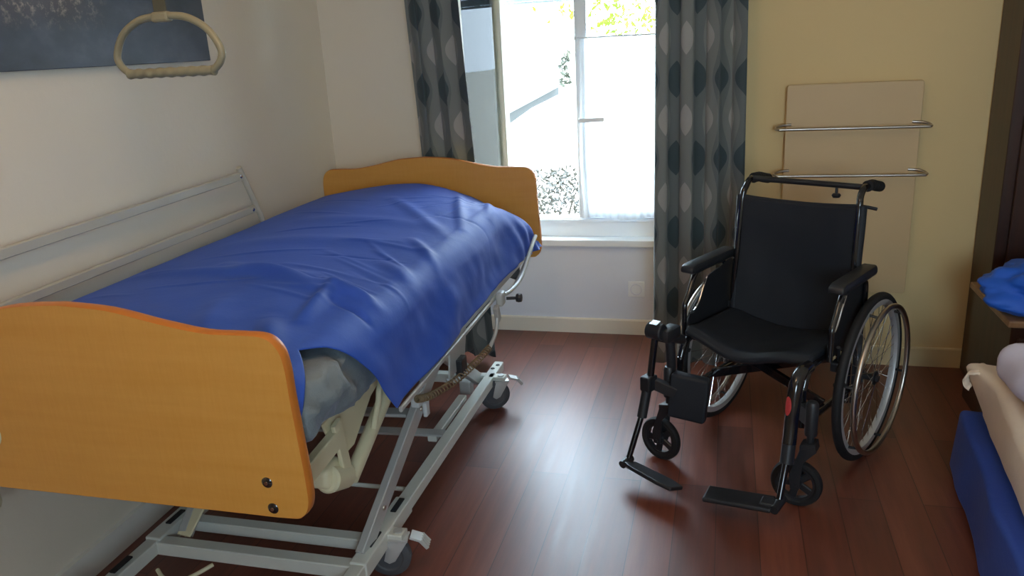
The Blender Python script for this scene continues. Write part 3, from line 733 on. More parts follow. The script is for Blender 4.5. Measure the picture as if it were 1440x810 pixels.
for k in range(38):                                   # thin crisp creases, many fanning from the pulled corners
    if k < 9: ax, ay, an, ln = -0.86 - rnd.random() * 0.06, 1.72 + k * 0.05, 2.75 - k * 0.06 + rnd.random() * 0.2, rnd.uniform(0.2, 0.40)
    elif k < 20: ax, ay, an, ln = -0.88 - rnd.random() * 0.12, 3.0 + rnd.random() * 0.25, rnd.uniform(3.6, 4.6), rnd.uniform(0.2, 0.45)
    else: ax, ay, an, ln = rnd.uniform(-1.7, -0.95), rnd.uniform(1.5, 3.2), rnd.uniform(-0.35, 0.35), rnd.uniform(0.12, 0.4)
    bx, by = ax + math.cos(an) * ln, ay + math.sin(an) * ln
    CR.append((ax, ay, bx, by, rnd.uniform(0.006, 0.013), rnd.uniform(0.002, 0.004) * (1 if rnd.random() < 0.75 else -0.8), 0)[:6] + (0, (ay + by) / 2, abs(by - ay) / 2 + 0.06))
XRs = -0.835                # outer face of the sheet on the room side
def drop(y):
    """length of sheet below the start of the shoulder, on the room side"""
    pts = [(1.30, 0.130), (1.35, 0.110), (1.41, 0.06), (1.465, 0.015), (1.52, 0.05), (1.60, 0.130), (1.68, 0.22), (1.765, 0.330), (1.82, 0.325), (1.9, 0.318), (2.2, 0.314), (2.6, 0.308), (3.0, 0.29), (3.36, 0.27)]
    for (a, b), (c, d) in zip(pts[:-1], pts[1:]):
        if y <= c: return b + (d - b) * max(0, (y - a) / (c - a))
    return pts[-1][1]
def section(y):
    """cross-section of the sheet from the wall side to its hem on the room side"""
    r = 0.085
    pts = [(-1.812, 0.75), (-1.815, 0.80), (-1.810, 0.84), (-1.79, top_z(-1.79, y) - 0.004)]
    for k in range(1, 24): x = -1.79 + (XRs - r + 1.79) * k / 24; pts.append((x, top_z(x, y)))
    zt = top_z(XRs - r, y); D = drop(y); arc = r * PI / 2
    n = 24
    for k in range(0, n + 1):
        s = D * k / n
        if s <= arc: a = s / r; pts.append((XRs - r + r * math.sin(a), zt - r * (1 - math.cos(a))))
        else: e = s - arc; pts.append((XRs + 0.10 * e, zt - r - e))
    return pts
def resample(pts, n):
    L = [0]
    for a, b in zip(pts[:-1], pts[1:]): L.append(L[-1] + math.hypot(b[0] - a[0], b[1] - a[1]))
    out = []; j = 0
    for k in range(n):
        s = L[-1] * k / (n - 1)
        while j < len(L) - 2 and L[j + 1] < s: j += 1
        t = (s - L[j]) / max(1e-9, L[j + 1] - L[j]); a, b = pts[j], pts[j + 1]
        out.append((a[0] + (b[0] - a[0]) * t, a[1] + (b[1] - a[1]) * t))
    return out
NU, NV = 230, 420
Y0, Y1 = 1.312, 3.362
m = MB(); G = []
for j in range(NV):
    v = j / (NV - 1); y = Y0 + (Y1 - Y0) * v
    G.append((y, resample(section(y), NU)))
def fn(u, v):
    i = round(u * (NU - 1)); j = round(v * (NV - 1)); y, S = G[j]; x, z = S[i]
    top = sstep(0.70, 0.80, z) if x > -1.3 else 1.0
    side = 1 - sstep(0.70, 0.86, z) if x > -1.3 else 0.0
    z -= 0.10 * sstep(3.24, 3.365, y) ** 1.5 * (1 if x < -1.3 else sstep(0.6, 0.85, z))
    z -= 0.03 * sstep(1.37, 1.31, y) * top
    cr = 0.5 * sstep(0.50, 0.0, math.hypot((x - XRs) * 1.0, y - 3.36)) + 0.5 * sstep(0.30, 0.0, math.hypot((x - XRs) * 1.2, y - 3.36))
    z -= 0.15 * cr * max(0, min(1, (z - 0.62) / 0.20))
    x += 0.045 * sstep(2.85, 3.30, y) * sstep(-1.0, XRs, x)
    hsum = sum(ridge(x, y, *r_) for r_ in RID)
    hsum += 0.006 * nz(x * 3.0, y * 2.6, 1) + 0.0015 * nz(x * 9 + y * 5, y * 8, 4)
    hsum += sstep(2.0, 1.4, y) * 0.006 * nz(x * 8, y * 9, 2)
    hsum += sum(ridge(x, y, *r_) for r_ in CR if abs(y - r_[7]) < r_[8])
    z += hsum * top
    if x > -1.2:
        # broad diagonal drapery folds falling towards the pointed corner of the sheet
        w_ = sstep(0.90, 0.72, z)
        ph = (y - 1.76) * 9.0 + (0.88 - z) * 16
        x += w_ * (0.009 * math.sin(ph + 2.5 * nz(y * 2, z * 4)) + 0.008 * nz(y * 5 + z * 7, z * 6 - y * 2, 3) + 0.003 * nz(y * 15 + z * 10, z * 9, 5))
        x += w_ * sstep(2.85, 3.25, y) * 0.007 * math.sin(y * 62 + z * 38)
    return Vector((x, y, z))
m.grid(fn, NU, NV)
o = m.build('bed_sheet', MAT['blue_sheet'], fix=False, angle=3.0)
o.data.set_sharp_from_angle(angle=3.0)
solid(o, 0.003, 1)
tag(o, 'royal blue satin sheet draped over the hospital bed and hanging off its room side', 'bed sheet')
# ------------------------------------------------------------------ wheelchair
TH = math.radians(-28.0)
WC = thing('wheelchair', 'black folding self-propelled wheelchair with one calf pad standing by the right drape', 'wheelchair', (0.2556, 2.9558, 0), TH)
def wb(m, name, mat, parent=None, smooth=True, angle=0.6): return m.build(name, MAT[mat] if isinstance(mat, str) else mat, parent or WC, smooth=smooth, angle=angle)
RW = 0.305
def rear_wheel(x, s):
    A = T(x, 0.0, RW) @ rotm('Y', PI / 2)
    r = bpy.data.objects.new('rear_wheel', None); COL.objects.link(r); r.parent = WC
    r.empty_display_size = 0.1
    n = 14
    wb(MB().lathe([(RW - 0.015 + 0.0155 * math.cos(2 * PI * k / n), 0.0155 * math.sin(2 * PI * k / n)) for k in range(n)], A, 72, closed_prof=True), 'tyre', 'black_rubber', r)
    wb(MB().lathe([(RW - 0.044, -0.0115), (RW - 0.024, -0.0125), (RW - 0.022, 0), (RW - 0.024, 0.0125), (RW - 0.044, 0.0115), (RW - 0.047, 0)], A, 72, closed_prof=True), 'rim', 'pale_alu', r)
    wb(MB().lathe([(0, -0.032), (0.012, -0.032), (0.012, -0.026), (0.026, -0.024), (0.026, -0.019), (0.013, -0.016), (0.013, 0.016), (0.026, 0.019), (0.026, 0.024), (0.012, 0.026), (0.012, 0.034), (0, 0.034)], A, 24), 'hub', 'black_plastic', r)
    sp = MB()
    for k in range(36):
        a0 = 2 * PI * k / 36; side = 0.020 if k % 2 else -0.020
        d = 0.9 * (1 if (k // 2) % 2 else -1)
        p0 = A @ Vector((0.024 * math.cos(a0 + d), 0.024 * math.sin(a0 + d), side)); p1 = A @ Vector(((RW - 0.045) * math.cos(a0), (RW - 0.045) * math.sin(a0), 0))
        sp.tube([p0, p1], 0.0011, 5)
    wb(sp, 'spokes', 'chrome', r)
    n = 12; off = s * 0.045
    wb(MB().lathe([(0.263 + 0.0095 * math.cos(2 * PI * k / n), off + 0.0095 * math.sin(2 * PI * k / n)) for k in range(n)], A, 72, closed_prof=True), 'handrim', 'dull_chrome', r)
    for k in range(6):
        a = 2 * PI * k / 6 + 0.3
        wb(MB().tube([A @ Vector((0.262 * math.cos(a), 0.262 * math.sin(a), off)), A @ Vector((0.268 * math.cos(a), 0.268 * math.sin(a), s * 0.006))], 0.005, 8), 'handrim_tab', 'black_plastic', r)
rear_wheel(0.290, 1); rear_wheel(-0.285, -1)

HS = {}
def castor_wheel(x, y, rz, s):
    r = bpy.data.objects.new('front_castor', None); COL.objects.link(r); r.parent = WC; r.location = (x, y, 0); r.rotation_euler = (0, 0, rz)
    HS[s] = (x + 0.035 * math.sin(rz), y - 0.035 * math.cos(rz))
    r.empty_display_size = 0.1
    R = 0.082
    A = T(0, 0.0, R) @ rotm('Y', PI / 2)
    w_ = MB().lathe([(0.060, -0.010), (0.066, -0.014), (0.078, -0.013), (R, -0.006), (R, 0.006), (0.078, 0.013), (0.066, 0.014), (0.060, 0.010)], A, 48, closed_prof=True)
    wb(w_, 'castor_tyre', 'black_rubber', r)
    h = MB().lathe([(0.052, -0.008), (0.0605, -0.009), (0.0605, 0.009), (0.052, 0.008)], A, 48, closed_prof=True)
    h.lathe([(0, -0.016), (0.016, -0.016), (0.018, -0.012), (0.018, 0.012), (0.016, 0.016), (0, 0.016)], A, 24)
    for k in range(5):
        a = 2 * PI * k / 5 + 0.2
        h.bar(A @ Vector((0.014 * math.cos(a), 0.014 * math.sin(a), 0)), A @ Vector((0.055 * math.cos(a), 0.055 * math.sin(a), 0)), 0.012, 0.024, up=A.to_3x3() @ Vector((-math.sin(a), math.cos(a), 0)))
    wb(h, 'castor_hub', 'black_plastic', r)
    f = MB()
    for q in (-1, 1):
        f.prism([(-0.014, R - 0.012), (0.014, R - 0.012), (0.020, R + 0.035), (-0.010, 0.215), (-0.055, 0.235), (-0.060, 0.215), (-0.022, 0.17)], 'x', 0.006, T(q * 0.024 - 0.003, 0, 0), bev=0.0015)
    f.prism([(-0.060, 0.212), (-0.008, 0.205), (-0.008, 0.230), (-0.055, 0.242)], 'x', 0.052, T(-0.026, 0, 0), bev=0.002)
    f.tube([(0, -0.035, 0.235), (0, -0.035, 0.27)], 0.012, 12)
    f.tube([(-0.03, 0, R), (0.03, 0, R)], 0.006, 10)
    wb(f, 'castor_fork', 'black_plastic', r, smooth=False)
castor_wheel(0.240, -0.460, math.radians(100), 1); castor_wheel(-0.272, -0.465, math.radians(86), -1)

SZ = 0.475
for s in (-1, 1):
    x = s * 0.225
    # back post with its bend to the push handle
    wb(MB().tube(spline([(x, -0.03, 0.20), (x, -0.028, 0.50), (x * 0.97, -0.02, 0.70), (x * 0.95, 0.0, 0.90), (x * 0.93, 0.018, 0.945), (x * 0.93, 0.05, 0.967), (x * 0.93, 0.10, 0.965)], 8), 0.0115, 16), 'back_post', 'black_gloss')
    g = spline([(x * 0.93, 0.075, 0.967), (x * 0.93, 0.12, 0.965), (x * 0.93, 0.16, 0.955), (x * 0.93, 0.205, 0.945)], 14)
    n = len(g); wb(MB().tube(g, 0.0175, 18, scales=[1.0 + 0.10 * math.cos(k * 1.3) if 1 < k < n - 2 else (1.12 if k <= 1 else 0.9) for k in range(n)]), 'hand_grip', 'black_rubber')
    # seat rail, lower rail, front upright
    wb(MB().tube([(x, 0.04, SZ - 0.03), (x, -0.36, SZ - 0.02)], 0.0125, 14), 'seat_rail', 'black_gloss')
    wb(MB().tube([(x, 0.04, 0.24), (x, -0.40, 0.26)], 0.0125, 14), 'lower_rail', 'black_gloss')
    wb(MB().tube(spline([(x, -0.34, SZ - 0.02), (x, -0.385, SZ - 0.035), (x, -0.41, SZ - 0.08), (x, -0.415, 0.38), (x, -0.415, 0.26)]), 0.0125, 14), 'front_upright', 'black_gloss')
    wb(MB().lathe([(0, 0), (0.019, 0), (0.020, 0.01), (0.020, 0.105), (0.015, 0.115), (0, 0.118)], T(HS[s][0], HS[s][1], 0.262), 20).bar((x, -0.415, 0.32), (HS[s][0], HS[s][1], 0.32), 0.03, 0.06), 'castor_housing', 'black_plastic')
    wb(MB().bar((s * 0.245, 0.0, 0.20), (s * 0.245, 0.0, 0.50), 0.012, 0.06, up=(0, 1, 0)).bar((s * 0.245, -0.01, RW), (s * 0.268, 0, RW), 0.04, 0.04), 'axle_plate', 'black_plastic', smooth=False)
    # armrest
    ax = s * 0.258
    yf, yr = (-0.285, 0.025) if s > 0 else (-0.325, 0.0)
    arm = wb(MB().prism([(yf, 0.683), (yf + 0.02, 0.676), (yr - 0.01, 0.676), (yr, 0.684), (yr, 0.70), (yr - 0.012, 0.712), (yf + 0.03, 0.712), (yf + 0.004, 0.704)], 'x', 0.052, T(ax - 0.026, 0, 0), bev=0.008), 'armrest_pad', 'black_plastic', smooth=True)
    wb(MB().tube(spline([(ax, yr - 0.035, 0.50), (ax, yr - 0.035, 0.63), (ax, yr - 0.05, 0.662), (ax, yr - 0.09, 0.672), (ax, yf + 0.10, 0.672), (ax, yf + 0.060, 0.660), (ax, yf + 0.02, 0.60), (ax, yf - 0.005, 0.565), (ax, yf - 0.008, 0.53), (ax, yf - 0.008, 0.455)], 7), 0.0095, 14), 'armrest_tube', 'black_gloss')
    sk = spline([(yr + 0.0, 0.45, 0), (yr + 0.0, 0.655, 0), (yr - 0.09, 0.655, 0), (yf + 0.13, 0.640, 0), (yf + 0.10, 0.60, 0), (yf + 0.075, 0.56, 0), (yf + 0.045, 0.535, 0), (yf + 0.008, 0.53, 0), (yf + 0.0, 0.50, 0), (yf + 0.0, 0.45, 0)], 4)
    pg = wb(MB().prism([(p.x, p.y) for p in sk], 'x', 0.004, T(ax - s * 0.012 - 0.002, 0, 0)), 'side_guard', 'black_plastic', smooth=False)
    wb(MB().tube([(ax - s * 0.012, p.x, p.y) for p in spline([(yf + 0.13, 0.640, 0), (yf + 0.10, 0.60, 0), (yf + 0.075, 0.56, 0), (yf + 0.045, 0.535, 0), (yf + 0.008, 0.53, 0)], 5)], 0.0035, 8), 'guard_edging', 'chrome', pg)
    # wheel lock
    wl = MB().tube([(s * 0.262, -0.22, 0.42), (s * 0.275, -0.27, 0.50)], 0.006, 10)
    wl.box((s * 0.26, -0.22, 0.42), (0.03, 0.07, 0.035), bev=0.006).tube([(s * 0.27, -0.27, 0.365), (s * 0.305, -0.272, 0.375)], 0.008, 12)
    wb(wl, 'wheel_lock', 'black_plastic', smooth=False)
    for dy, dz in ((-0.20, 0.395), (-0.235, 0.43), (-0.19, 0.435)): wb(MB().lathe([(0, 0.005), (0.006, 0.004), (0.008, 0)], T(s * 0.244, dy, dz) @ rotm('Y', -s * PI / 2), 10), 'lock_bolt', 'chrome')
# back sling
def back_fn(u, v):
    x = -0.222 + 0.444 * u
    sag = 0.035 * math.sin(PI * u) * (0.4 + 0.6 * math.sin(PI * min(1, v + 0.15)))
    z = 0.415 + 0.492 * v + (0.012 * (2 * u - 1) ** 2 - 0.006) * v * v
    y = -0.040 + 0.038 * v + sag + 0.003 * nz(x * 14, z * 9)
    return Vector((x, y, z))
bs = wb(MB().grid(back_fn, 40, 44), 'back_sling', 'vinyl'); solid(bs, 0.012, 0)
wb(MB().tube([back_fn(u / 30, 1.0) for u in range(31)], 0.0065, 8), 'sling_hem', 'vinyl', bs)
for s in (-1, 1): wb(MB().tube([back_fn(0.5 + s * 0.5, v / 20) + Vector((0, 0.008, 0)) for v in range(21)], 0.016, 14), 'sling_sleeve', 'vinyl', bs)
# seat
def seat_fn(u, v):
    x = -0.228 + 0.456 * u; y = -0.035 - 0.345 * v
    sag = 0.038 * math.sin(PI * u) ** 1.2
    z = 0.482 - sag + 0.003 * nz(x * 18, y * 12) + 0.010 * v
    z -= 0.020 * sstep(0.93, 1.0, v) - 0.012 * math.sin(u * 9 + 1.0) * sstep(0.7, 1.0, v)
    return Vector((x, y, z))
ss = wb(MB().grid(seat_fn, 44, 40), 'seat_sling', 'vinyl'); solid(ss, 0.022, -1)
# cross brace and stays
for s in (-1, 1):
    wb(MB().bar((s * 0.215, -0.20 + s * 0.012, SZ - 0.05), (-s * 0.215, -0.20 + s * 0.012, 0.26), 0.016, 0.034, up=(0, 0, 1)), 'cross_brace', 'black_gloss')
bar = [(-0.205, 0.060, 0.968), (0.0, 0.068, 0.966), (0.205, 0.060, 0.966)]
cb = wb(MB().tube(spline(bar), 0.0105, 14), 'stabiliser_bar', 'black_plastic')
wb(MB().tube([(0.11, 0.062, 0.958), (0.11, 0.062, 0.938)], 0.005, 10).lathe([(0, -0.008), (0.012, -0.008), (0.016, 0), (0.012, 0.006), (0, 0.008)], T(0.11, 0.062, 0.930), 16), 'bar_knob', 'black_plastic', cb)
wb(MB().tube(spline([(0.208, 0.035, 0.905), (0.225, 0.05, 0.900), (0.25, 0.065, 0.893)]), 0.006, 10), 'recline_lever', 'black_plastic')
wb(MB().tube([(-0.225, -0.03, 0.40), (0.225, -0.03, 0.40)], 0.008, 10), 'rear_stay', 'black_gloss')

# right-hand footrest: curved hanger, stem, folding plate
fr_ = bpy.data.objects.new('footrest', None); COL.objects.link(fr_); fr_.parent = WC; fr_.empty_display_size = 0.1
wb(MB().tube(spline([(0.228, -0.39, 0.462), (0.228, -0.44, 0.462), (0.228, -0.475, 0.435), (0.230, -0.495, 0.375), (0.233, -0.510, 0.31), (0.237, -0.528, 0.25)], 8), 0.022, 18), 'hanger_tube', 'black_gloss', fr_)
wb(MB().tube([(0.235, -0.520, 0.275), (0.240, -0.545, 0.19)], 0.0215, 16), 'clamp_sleeve', 'black_plastic', fr_)
wb(MB().tube([(0.239, -0.54, 0.21), (0.250, -0.612, 0.085)], 0.0105, 12), 'footrest_stem', 'black_gloss', fr_)
wb(MB().tube([(0.250, -0.585, 0.088), (0.253, -0.655, 0.080)], 0.0145, 14), 'plate_hinge', 'black_plastic', fr_)
pl = MB().box((-0.115, 0, 0), (0.215, 0.088, 0.016), bev=0.006)
pl.box((-0.022, 0, 0.002), (0.05, 0.05, 0.022), bev=0.006)
pl.bm.transform(T(0.247, -0.625, 0.082) @ rotm('Z', 0.24) @ rotm('Y', -0.06))
fp = wb(pl, 'foot_plate', 'black_plastic', fr_, smooth=False)
def stk(u, v):
    vv = 2 * v - 1; z = 0.372 + 0.030 * vv; half = 0.55 * math.sqrt(max(0.0, 1 - vv * vv)) + 0.001
    a = math.radians(-112) + half * (2 * u - 1); y = -0.4955 - (0.375 - z) * 0.245; x = 0.2302 + (0.375 - z) * 0.045
    return Vector((x + 0.0232 * math.cos(a), y + 0.0232 * math.sin(a), z))
st = MB().grid(stk, 10, 18)
so = wb(st, 'oval_sticker', 'red', fr_); so['label'] = 'small red oval sticker'

# left elevating legrest with calf pad
lg = bpy.data.objects.new('elevating_legrest', None); COL.objects.link(lg); lg.parent = WC; lg.empty_display_size = 0.1
kn = MB().lathe([(0, -0.030), (0.026, -0.030), (0.030, -0.026), (0.030, 0.026), (0.026, 0.030), (0, 0.030)], T(-0.262, -0.515, 0.520) @ rotm('Y', PI / 2), 28)
kn.box((-0.235, -0.475, 0.505), (0.05, 0.09, 0.045), bev=0.008).tube([(-0.228, -0.40, 0.46), (-0.228, -0.50, 0.50)], 0.017, 14)
wb(kn, 'knee_joint', 'black_plastic', lg)
wb(MB().box((-0.262, -0.520, 0.552), (0.030, 0.030, 0.003), rot=(0.2, 0, 0), bev=0.001), 'metal_cap', 'chrome', lg, smooth=False)
wb(MB().tube([(-0.262, -0.520, 0.50), (-0.268, -0.545, 0.335)], 0.0125, 14), 'upper_tube', 'black_gloss', lg)
wb(MB().tube(spline([(-0.235, -0.47, 0.49), (-0.232, -0.465, 0.42), (-0.232, -0.46, 0.36)]), 0.017, 14), 'gas_strut', 'black_plastic', lg)
br_ = MB().box((-0.270, -0.548, 0.335), (0.042, 0.055, 0.055), bev=0.007)
br_.bar((-0.262, -0.53, 0.33), (-0.19, -0.50, 0.30), 0.03, 0.04)
wb(br_, 'height_bracket', 'black_plastic', lg, smooth=False)
wb(MB().tube([(-0.270, -0.552, 0.335), (-0.275, -0.585, 0.215)], 0.0175, 14), 'clamp_sleeve', 'black_plastic', lg)
wb(MB().tube([(-0.2745, -0.58, 0.235), (-0.285, -0.662, 0.065)], 0.0105, 12), 'legrest_stem', 'black_gloss', lg)
pd = MB().box((0, 0, 0), (0.135, 0.05, 0.165), bev=0.014, seg=3)
for v in pd.bm.verts: v.co.y += 3.0 * v.co.x ** 2 * (-1)
pd.bm.transform(T(-0.152, -0.470, 0.285) @ rotm('Z', 0.25) @ rotm('X', -0.08) @ rotm('Y', 0.07))
wb(pd, 'calf_pad', 'vinyl', lg)
wb(MB().tube([(-0.285, -0.64, 0.075), (-0.288, -0.69, 0.068)], 0.0145, 14), 'plate_hinge', 'black_plastic', lg)
pl = MB().prism([(0.0, -0.03), (0.03, -0.045), (0.16, -0.05), (0.215, -0.04), (0.215, 0.03), (0.16, 0.045), (0.0, 0.03)], 'z', 0.014, bev=0.004)
pl.bm.transform(T(-0.275, -0.668, 0.062) @ rotm('Z', -0.12) @ rotm('X', -0.35) @ rotm('Y', 0.05))
wb(pl, 'foot_plate', 'black_plastic', lg, smooth=False)
# ------------------------------------------------------------------ wardrobe on the right
wd = thing('wardrobe', 'tall dark stained wooden wardrobe against the window wall at the right', 'wardrobe', (1.042, 3.42, 0))
MB().box((0.60, 0.14, 1.10), (1.20, 0.26, 2.20), bev=0.004).build('cabinet_body', MAT['darkwood'], wd, smooth=False)
for x0 in (0.035, 0.60):
    d = MB().box((x0 + 0.27, 0.000, 1.12), (0.53, 0.022, 2.04), bev=0.004).build('wardrobe_door', MAT['darkwood'], wd, smooth=False)
    for zc, hh in ((0.55, 0.72), (1.60, 0.86)):
        f = MB()
        for dx, dz, sx, sz in ((0, hh / 2, 0.40, 0.02), (0, -hh / 2, 0.40, 0.02), (-0.19, 0, 0.02, hh), (0.19, 0, 0.02, hh)):
            f.box((x0 + 0.27 + dx, -0.014, zc + dz), (sx, 0.012, sz), bev=0.004)
        f.build('panel_moulding', MAT['darkwood'], d, smooth=False)
# bedside chest
ns = thing('bedside_chest', 'low dark wooden bedside chest with a lighter top in front of the wardrobe', 'bedside chest', (0.965, 2.92, 0))
MB().box((0.24, 0.235, 0.235), (0.46, 0.45, 0.47), bev=0.004).build('chest_body', MAT['darkwood'], ns, smooth=False)
MB().box((0.24, 0.235, 0.482), (0.49, 0.475, 0.024), bev=0.005).build('chest_top', MAT['midwood'], ns, smooth=False)
d = MB().box((0.24, 0.004, 0.33), (0.42, 0.012, 0.20), bev=0.003).build('drawer', MAT['darkwood'], ns, smooth=False)
MB().lathe([(0, 0), (0.008, 0), (0.008, 0.012), (0.016, 0.022), (0.012, 0.03), (0, 0.032)], T(0.24, -0.002, 0.33) @ rotm('X', PI / 2), 18).build('knob', MAT['dull_chrome'], d)

# second bed: blue covered base, cream quilt-covered mattress, pillow and blue bundle
b2 = thing('divan', 'royal blue covered divan standing on the floor at the right edge', 'divan', (0.815, 2.70, 0), -0.10)
def softbox(x0, x1, y0, y1, z0, z1, bev, nx, amp, seed, cuts=26):
    m = MB().box(((x0 + x1) / 2, (y0 + y1) / 2, (z0 + z1) / 2), (x1 - x0, y1 - y0, z1 - z0), bev=bev, seg=4)
    bmesh.ops.subdivide_edges(m.bm, edges=[e for e in m.bm.edges if e.calc_length() > 0.12], cuts=cuts, use_grid_fill=True)
    for v in m.bm.verts:
        p = v.co.copy(); n = v.normal if v.normal.length else Vector((0, 0, 1))
        v.co += Vector((nz(p.y * nx, p.z * nx, seed), nz(p.x * nx, p.z * nx, seed + 3), nz(p.x * nx, p.y * nx, seed + 6))) * amp
    return m
mb = softbox(0.0, 0.95, -2.0, 0.05, 0.012, 0.235, 0.018, 6, 0.007, 1)
for v in mb.bm.verts:
    if v.co.x < 0.1: v.co.x += -0.028 - 0.012 * (0.235 - v.co.z) / 0.2 + 0.004 * math.sin(v.co.y * 14)
    v.co.z = max(0.002, v.co.z)
mb.build('base_cover', MAT['blue_cover'], b2, angle=3.0)
m2 = softbox(0.0, 0.92, -2.0, -0.01, 0.244, 0.425, 0.032, 7, 0.006, 11)
for v in m2.bm.verts:                      # loose far corner of the cover stands up and out
    k = sstep(0.20, 0.0, math.hypot(v.co.x - 0.0, v.co.y - 0.0)) * sstep(0.33, 0.41, v.co.z)
    v.co += Vector((-0.065, 0.025, 0.012)) * k
    v.co += Vector((0.0, 0, 0.008 * math.sin(v.co.y * 40))) * k
    if v.co.z > 0.36 and v.co.x < 0.12: v.co.z -= 0.012 * math.sin((v.co.y) * 9)
m2.bm.transform(T(0.830, 2.68, 0) @ rotm('Z', -0.10))
o = m2.build('divan_mattress', MAT['cream_quilt'], angle=3.0); tag(o, 'divan mattress in a loose cream cover on the royal blue base at the right edge', 'mattress')
# elasticated corner flap
def flap(u, v):                               # curled, gathered corner hanging past the edge
    a = -0.5 + 3.2 * u; r = 0.030 + 0.003 * math.sin(v * 30) ; e = 0.10 * v
    return Vector((0.020 - r * math.sin(a) * 1.0 - 0.03 * (1 - v), -0.085 + e * 0.9 + 0.004 * math.sin(u * 22), 0.395 + r * math.cos(a) + 0.004 * math.sin(v * 9)))
fm = MB().grid(flap, 26, 22); fm.bm.transform(T(0.800, 2.68, 0) @ rotm('Z', -0.10))
fo = fm.build('cover_corner', MAT['cream_quilt'], o, fix=False); solid(fo, 0.003)
pw = softbox(0.0, 0.62, 0, 0.42, 0, 0.125, 0.045, 8, 0.016, 21)
pw.bm.transform(T(0.825, 2.10, 0.445) @ rotm('Z', 0.05) @ rotm('Y', -0.0))
o = pw.build('pillow', MAT['white_pillow'], angle=3.0); tag(o, 'white pillow lying on the cream-covered mattress beside the bedside chest', 'pillow')
bu = MB(); bmesh.ops.create_icosphere(bu.bm, subdivisions=5, radius=1.0)
for v in bu.bm.verts:
    p = v.co.normalized()
    k = 0.92 + 0.30 * abs(nz(p.x * 2.0 + 4, p.y * 2.0, p.z * 2.0)) + 0.07 * abs(nz(p.x * 5 + 9, p.y * 5, p.z * 7))
    fl_ = 0.03 * math.sin(6 * math.atan2(p.y, p.x) + 3 * p.z) * (1 - p.z * p.z)
    X_, Y_ = p.x * (0.23 * k + fl_), p.y * (0.19 * k + fl_); Z_ = p.z * 0.10 * k + 0.075
    v.co = Vector((X_, Y_, max(0.0, Z_) if Y_ > -0.135 else Z_ * 1.2 - 0.07 * sstep(-0.135, -0.18, Y_)))
bu.bm.transform(T(1.14, 3.05, 0.4955))
o = bu.build('blue_blanket', MAT['bright_blue'], angle=3.0); tag(o, 'bright blue blanket bundled on the bedside chest', 'blanket')

# ------------------------------------------------------------------ outside
struct(MB().prism([(3.9, -0.5), (4.6, -0.2), (6.0, 0.12), (12, 0.55), (30, 1.0), (30, -1), (3.9, -1)], 'x', 34, T(-20, 0, 0)).build('ground', MAT['ground'], smooth=False))
def wallseg(a, b, zb, zt, t, name, mat):
    a = Vector((*a, 0)); b = Vector((*b, 0)); d = (b - a); n = Vector((d.y, -d.x, 0)).normalized() * t
    pts = [(a.x, a.y), (b.x, b.y), (b.x - n.x, b.y - n.y), (a.x - n.x, a.y - n.y)]
    return MB().prism(pts, 'z', zt - zb, T(0, 0, zb))
sh = thing('garden_shed', 'pale rendered shed seen through the open half of the window', 'shed', (-3.6, 13.0, 0.4))
A_, B_ = (-3.62, 13.2), (-4.42, 19.5)
def shb(m, n, mt, p=None): m.bm.transform(T(3.6, -13.0, -0.4)); return m.build(n, MAT[mt], p or sh, smooth=False)
shb(MB().prism([(8.6, 0.54), (14.2, 0.76), (14.2, 1.50), (8.6, 1.50)], 'x', -2.4, T(-2.8, 0, 0)), 'shed_wall', 'render')
shb(MB().prism([(8.6, 0.30), (14.15, 0.52), (14.15, 0.76), (8.6, 0.54)], 'x', -2.3, T(-2.86, 0, 0)), 'shadow_strip', 'shadow_grey')  # dark strip standing in for the shadow at the foot of the wall
shb(MB().prism([(-5.4, 1.50), (-2.68, 1.50), (-2.68, 1.54), (-4.0, 2.1), (-5.4, 1.6)], 'y', 5.8, T(0, 8.5, 0)), 'roof', 'render')
def leaves(name, pts, size, mat, label, cat, n):
    m = MB()
    for k in range(n):
        c = pts()
        d = Vector((random.gauss(0, 1), random.gauss(0, 1), random.gauss(0, 1))).normalized()
        u = d.orthogonal().normalized(); u = (Matrix.Rotation(random.random() * 6.28, 3, d) @ u); w_ = d.cross(u)
        s = size * random.uniform(0.6, 1.3)
        vs = [m.bm.verts.new(c + u * s * a + w_ * s * b + d * s * q) for a, b, q in ((-1, 0, 0), (-0.2, 0.42, 0.1), (1, 0, -0.1), (-0.2, -0.42, 0.1))]
        m.bm.faces.new(vs)
    return m
def bushpt():
    while True:
        p = Vector((random.uniform(-1, 1), random.uniform(-1, 1), random.uniform(-0.2, 1)))
        if 0.75 < p.length < 1.0 + 0.08 * random.random(): break
    return Vector((-1.10 + p.x * 0.66, 5.25 + p.y * 0.45, 0.02 + p.z * 0.66))
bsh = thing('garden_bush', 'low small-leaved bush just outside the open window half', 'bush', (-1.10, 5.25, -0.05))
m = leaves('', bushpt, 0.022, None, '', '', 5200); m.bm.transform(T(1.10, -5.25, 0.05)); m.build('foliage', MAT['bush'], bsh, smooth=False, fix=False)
m = MB()
for k in range(9):
    a = k * 0.7; m.tube([(0, 0, 0), (0.16 * math.cos(a), 0.12 * math.sin(a), 0.3), (0.40 * math.cos(a), 0.28 * math.sin(a), 0.5)], 0.008, 6)
m.build('stem', MAT['bark'], bsh)
tr = thing('garden_tree', 'yellow-green leafy tree beyond the window', 'tree', (-0.55, 9.6, 0.3))
def treept():
    while True:
        p = Vector((random.gauss(0, 0.45), random.gauss(0, 0.3), random.gauss(0, 0.35)))
        if p.length < 1.1: break
    return Vector((-1.25 + p.x * 0.9, 9.2 + p.y, 2.25 + p.z * 0.8))
def treept2():
    c = random.choice([(-1.12, 9.0, 1.72), (-1.55, 9.0, 1.85), (-0.95, 9.0, 1.50), (-1.25, 9.1, 1.60), (-0.8, 9.0, 1.68)])
    return Vector(c) + Vector((random.gauss(0, 0.12), random.gauss(0, 0.1), random.gauss(0, 0.10)))
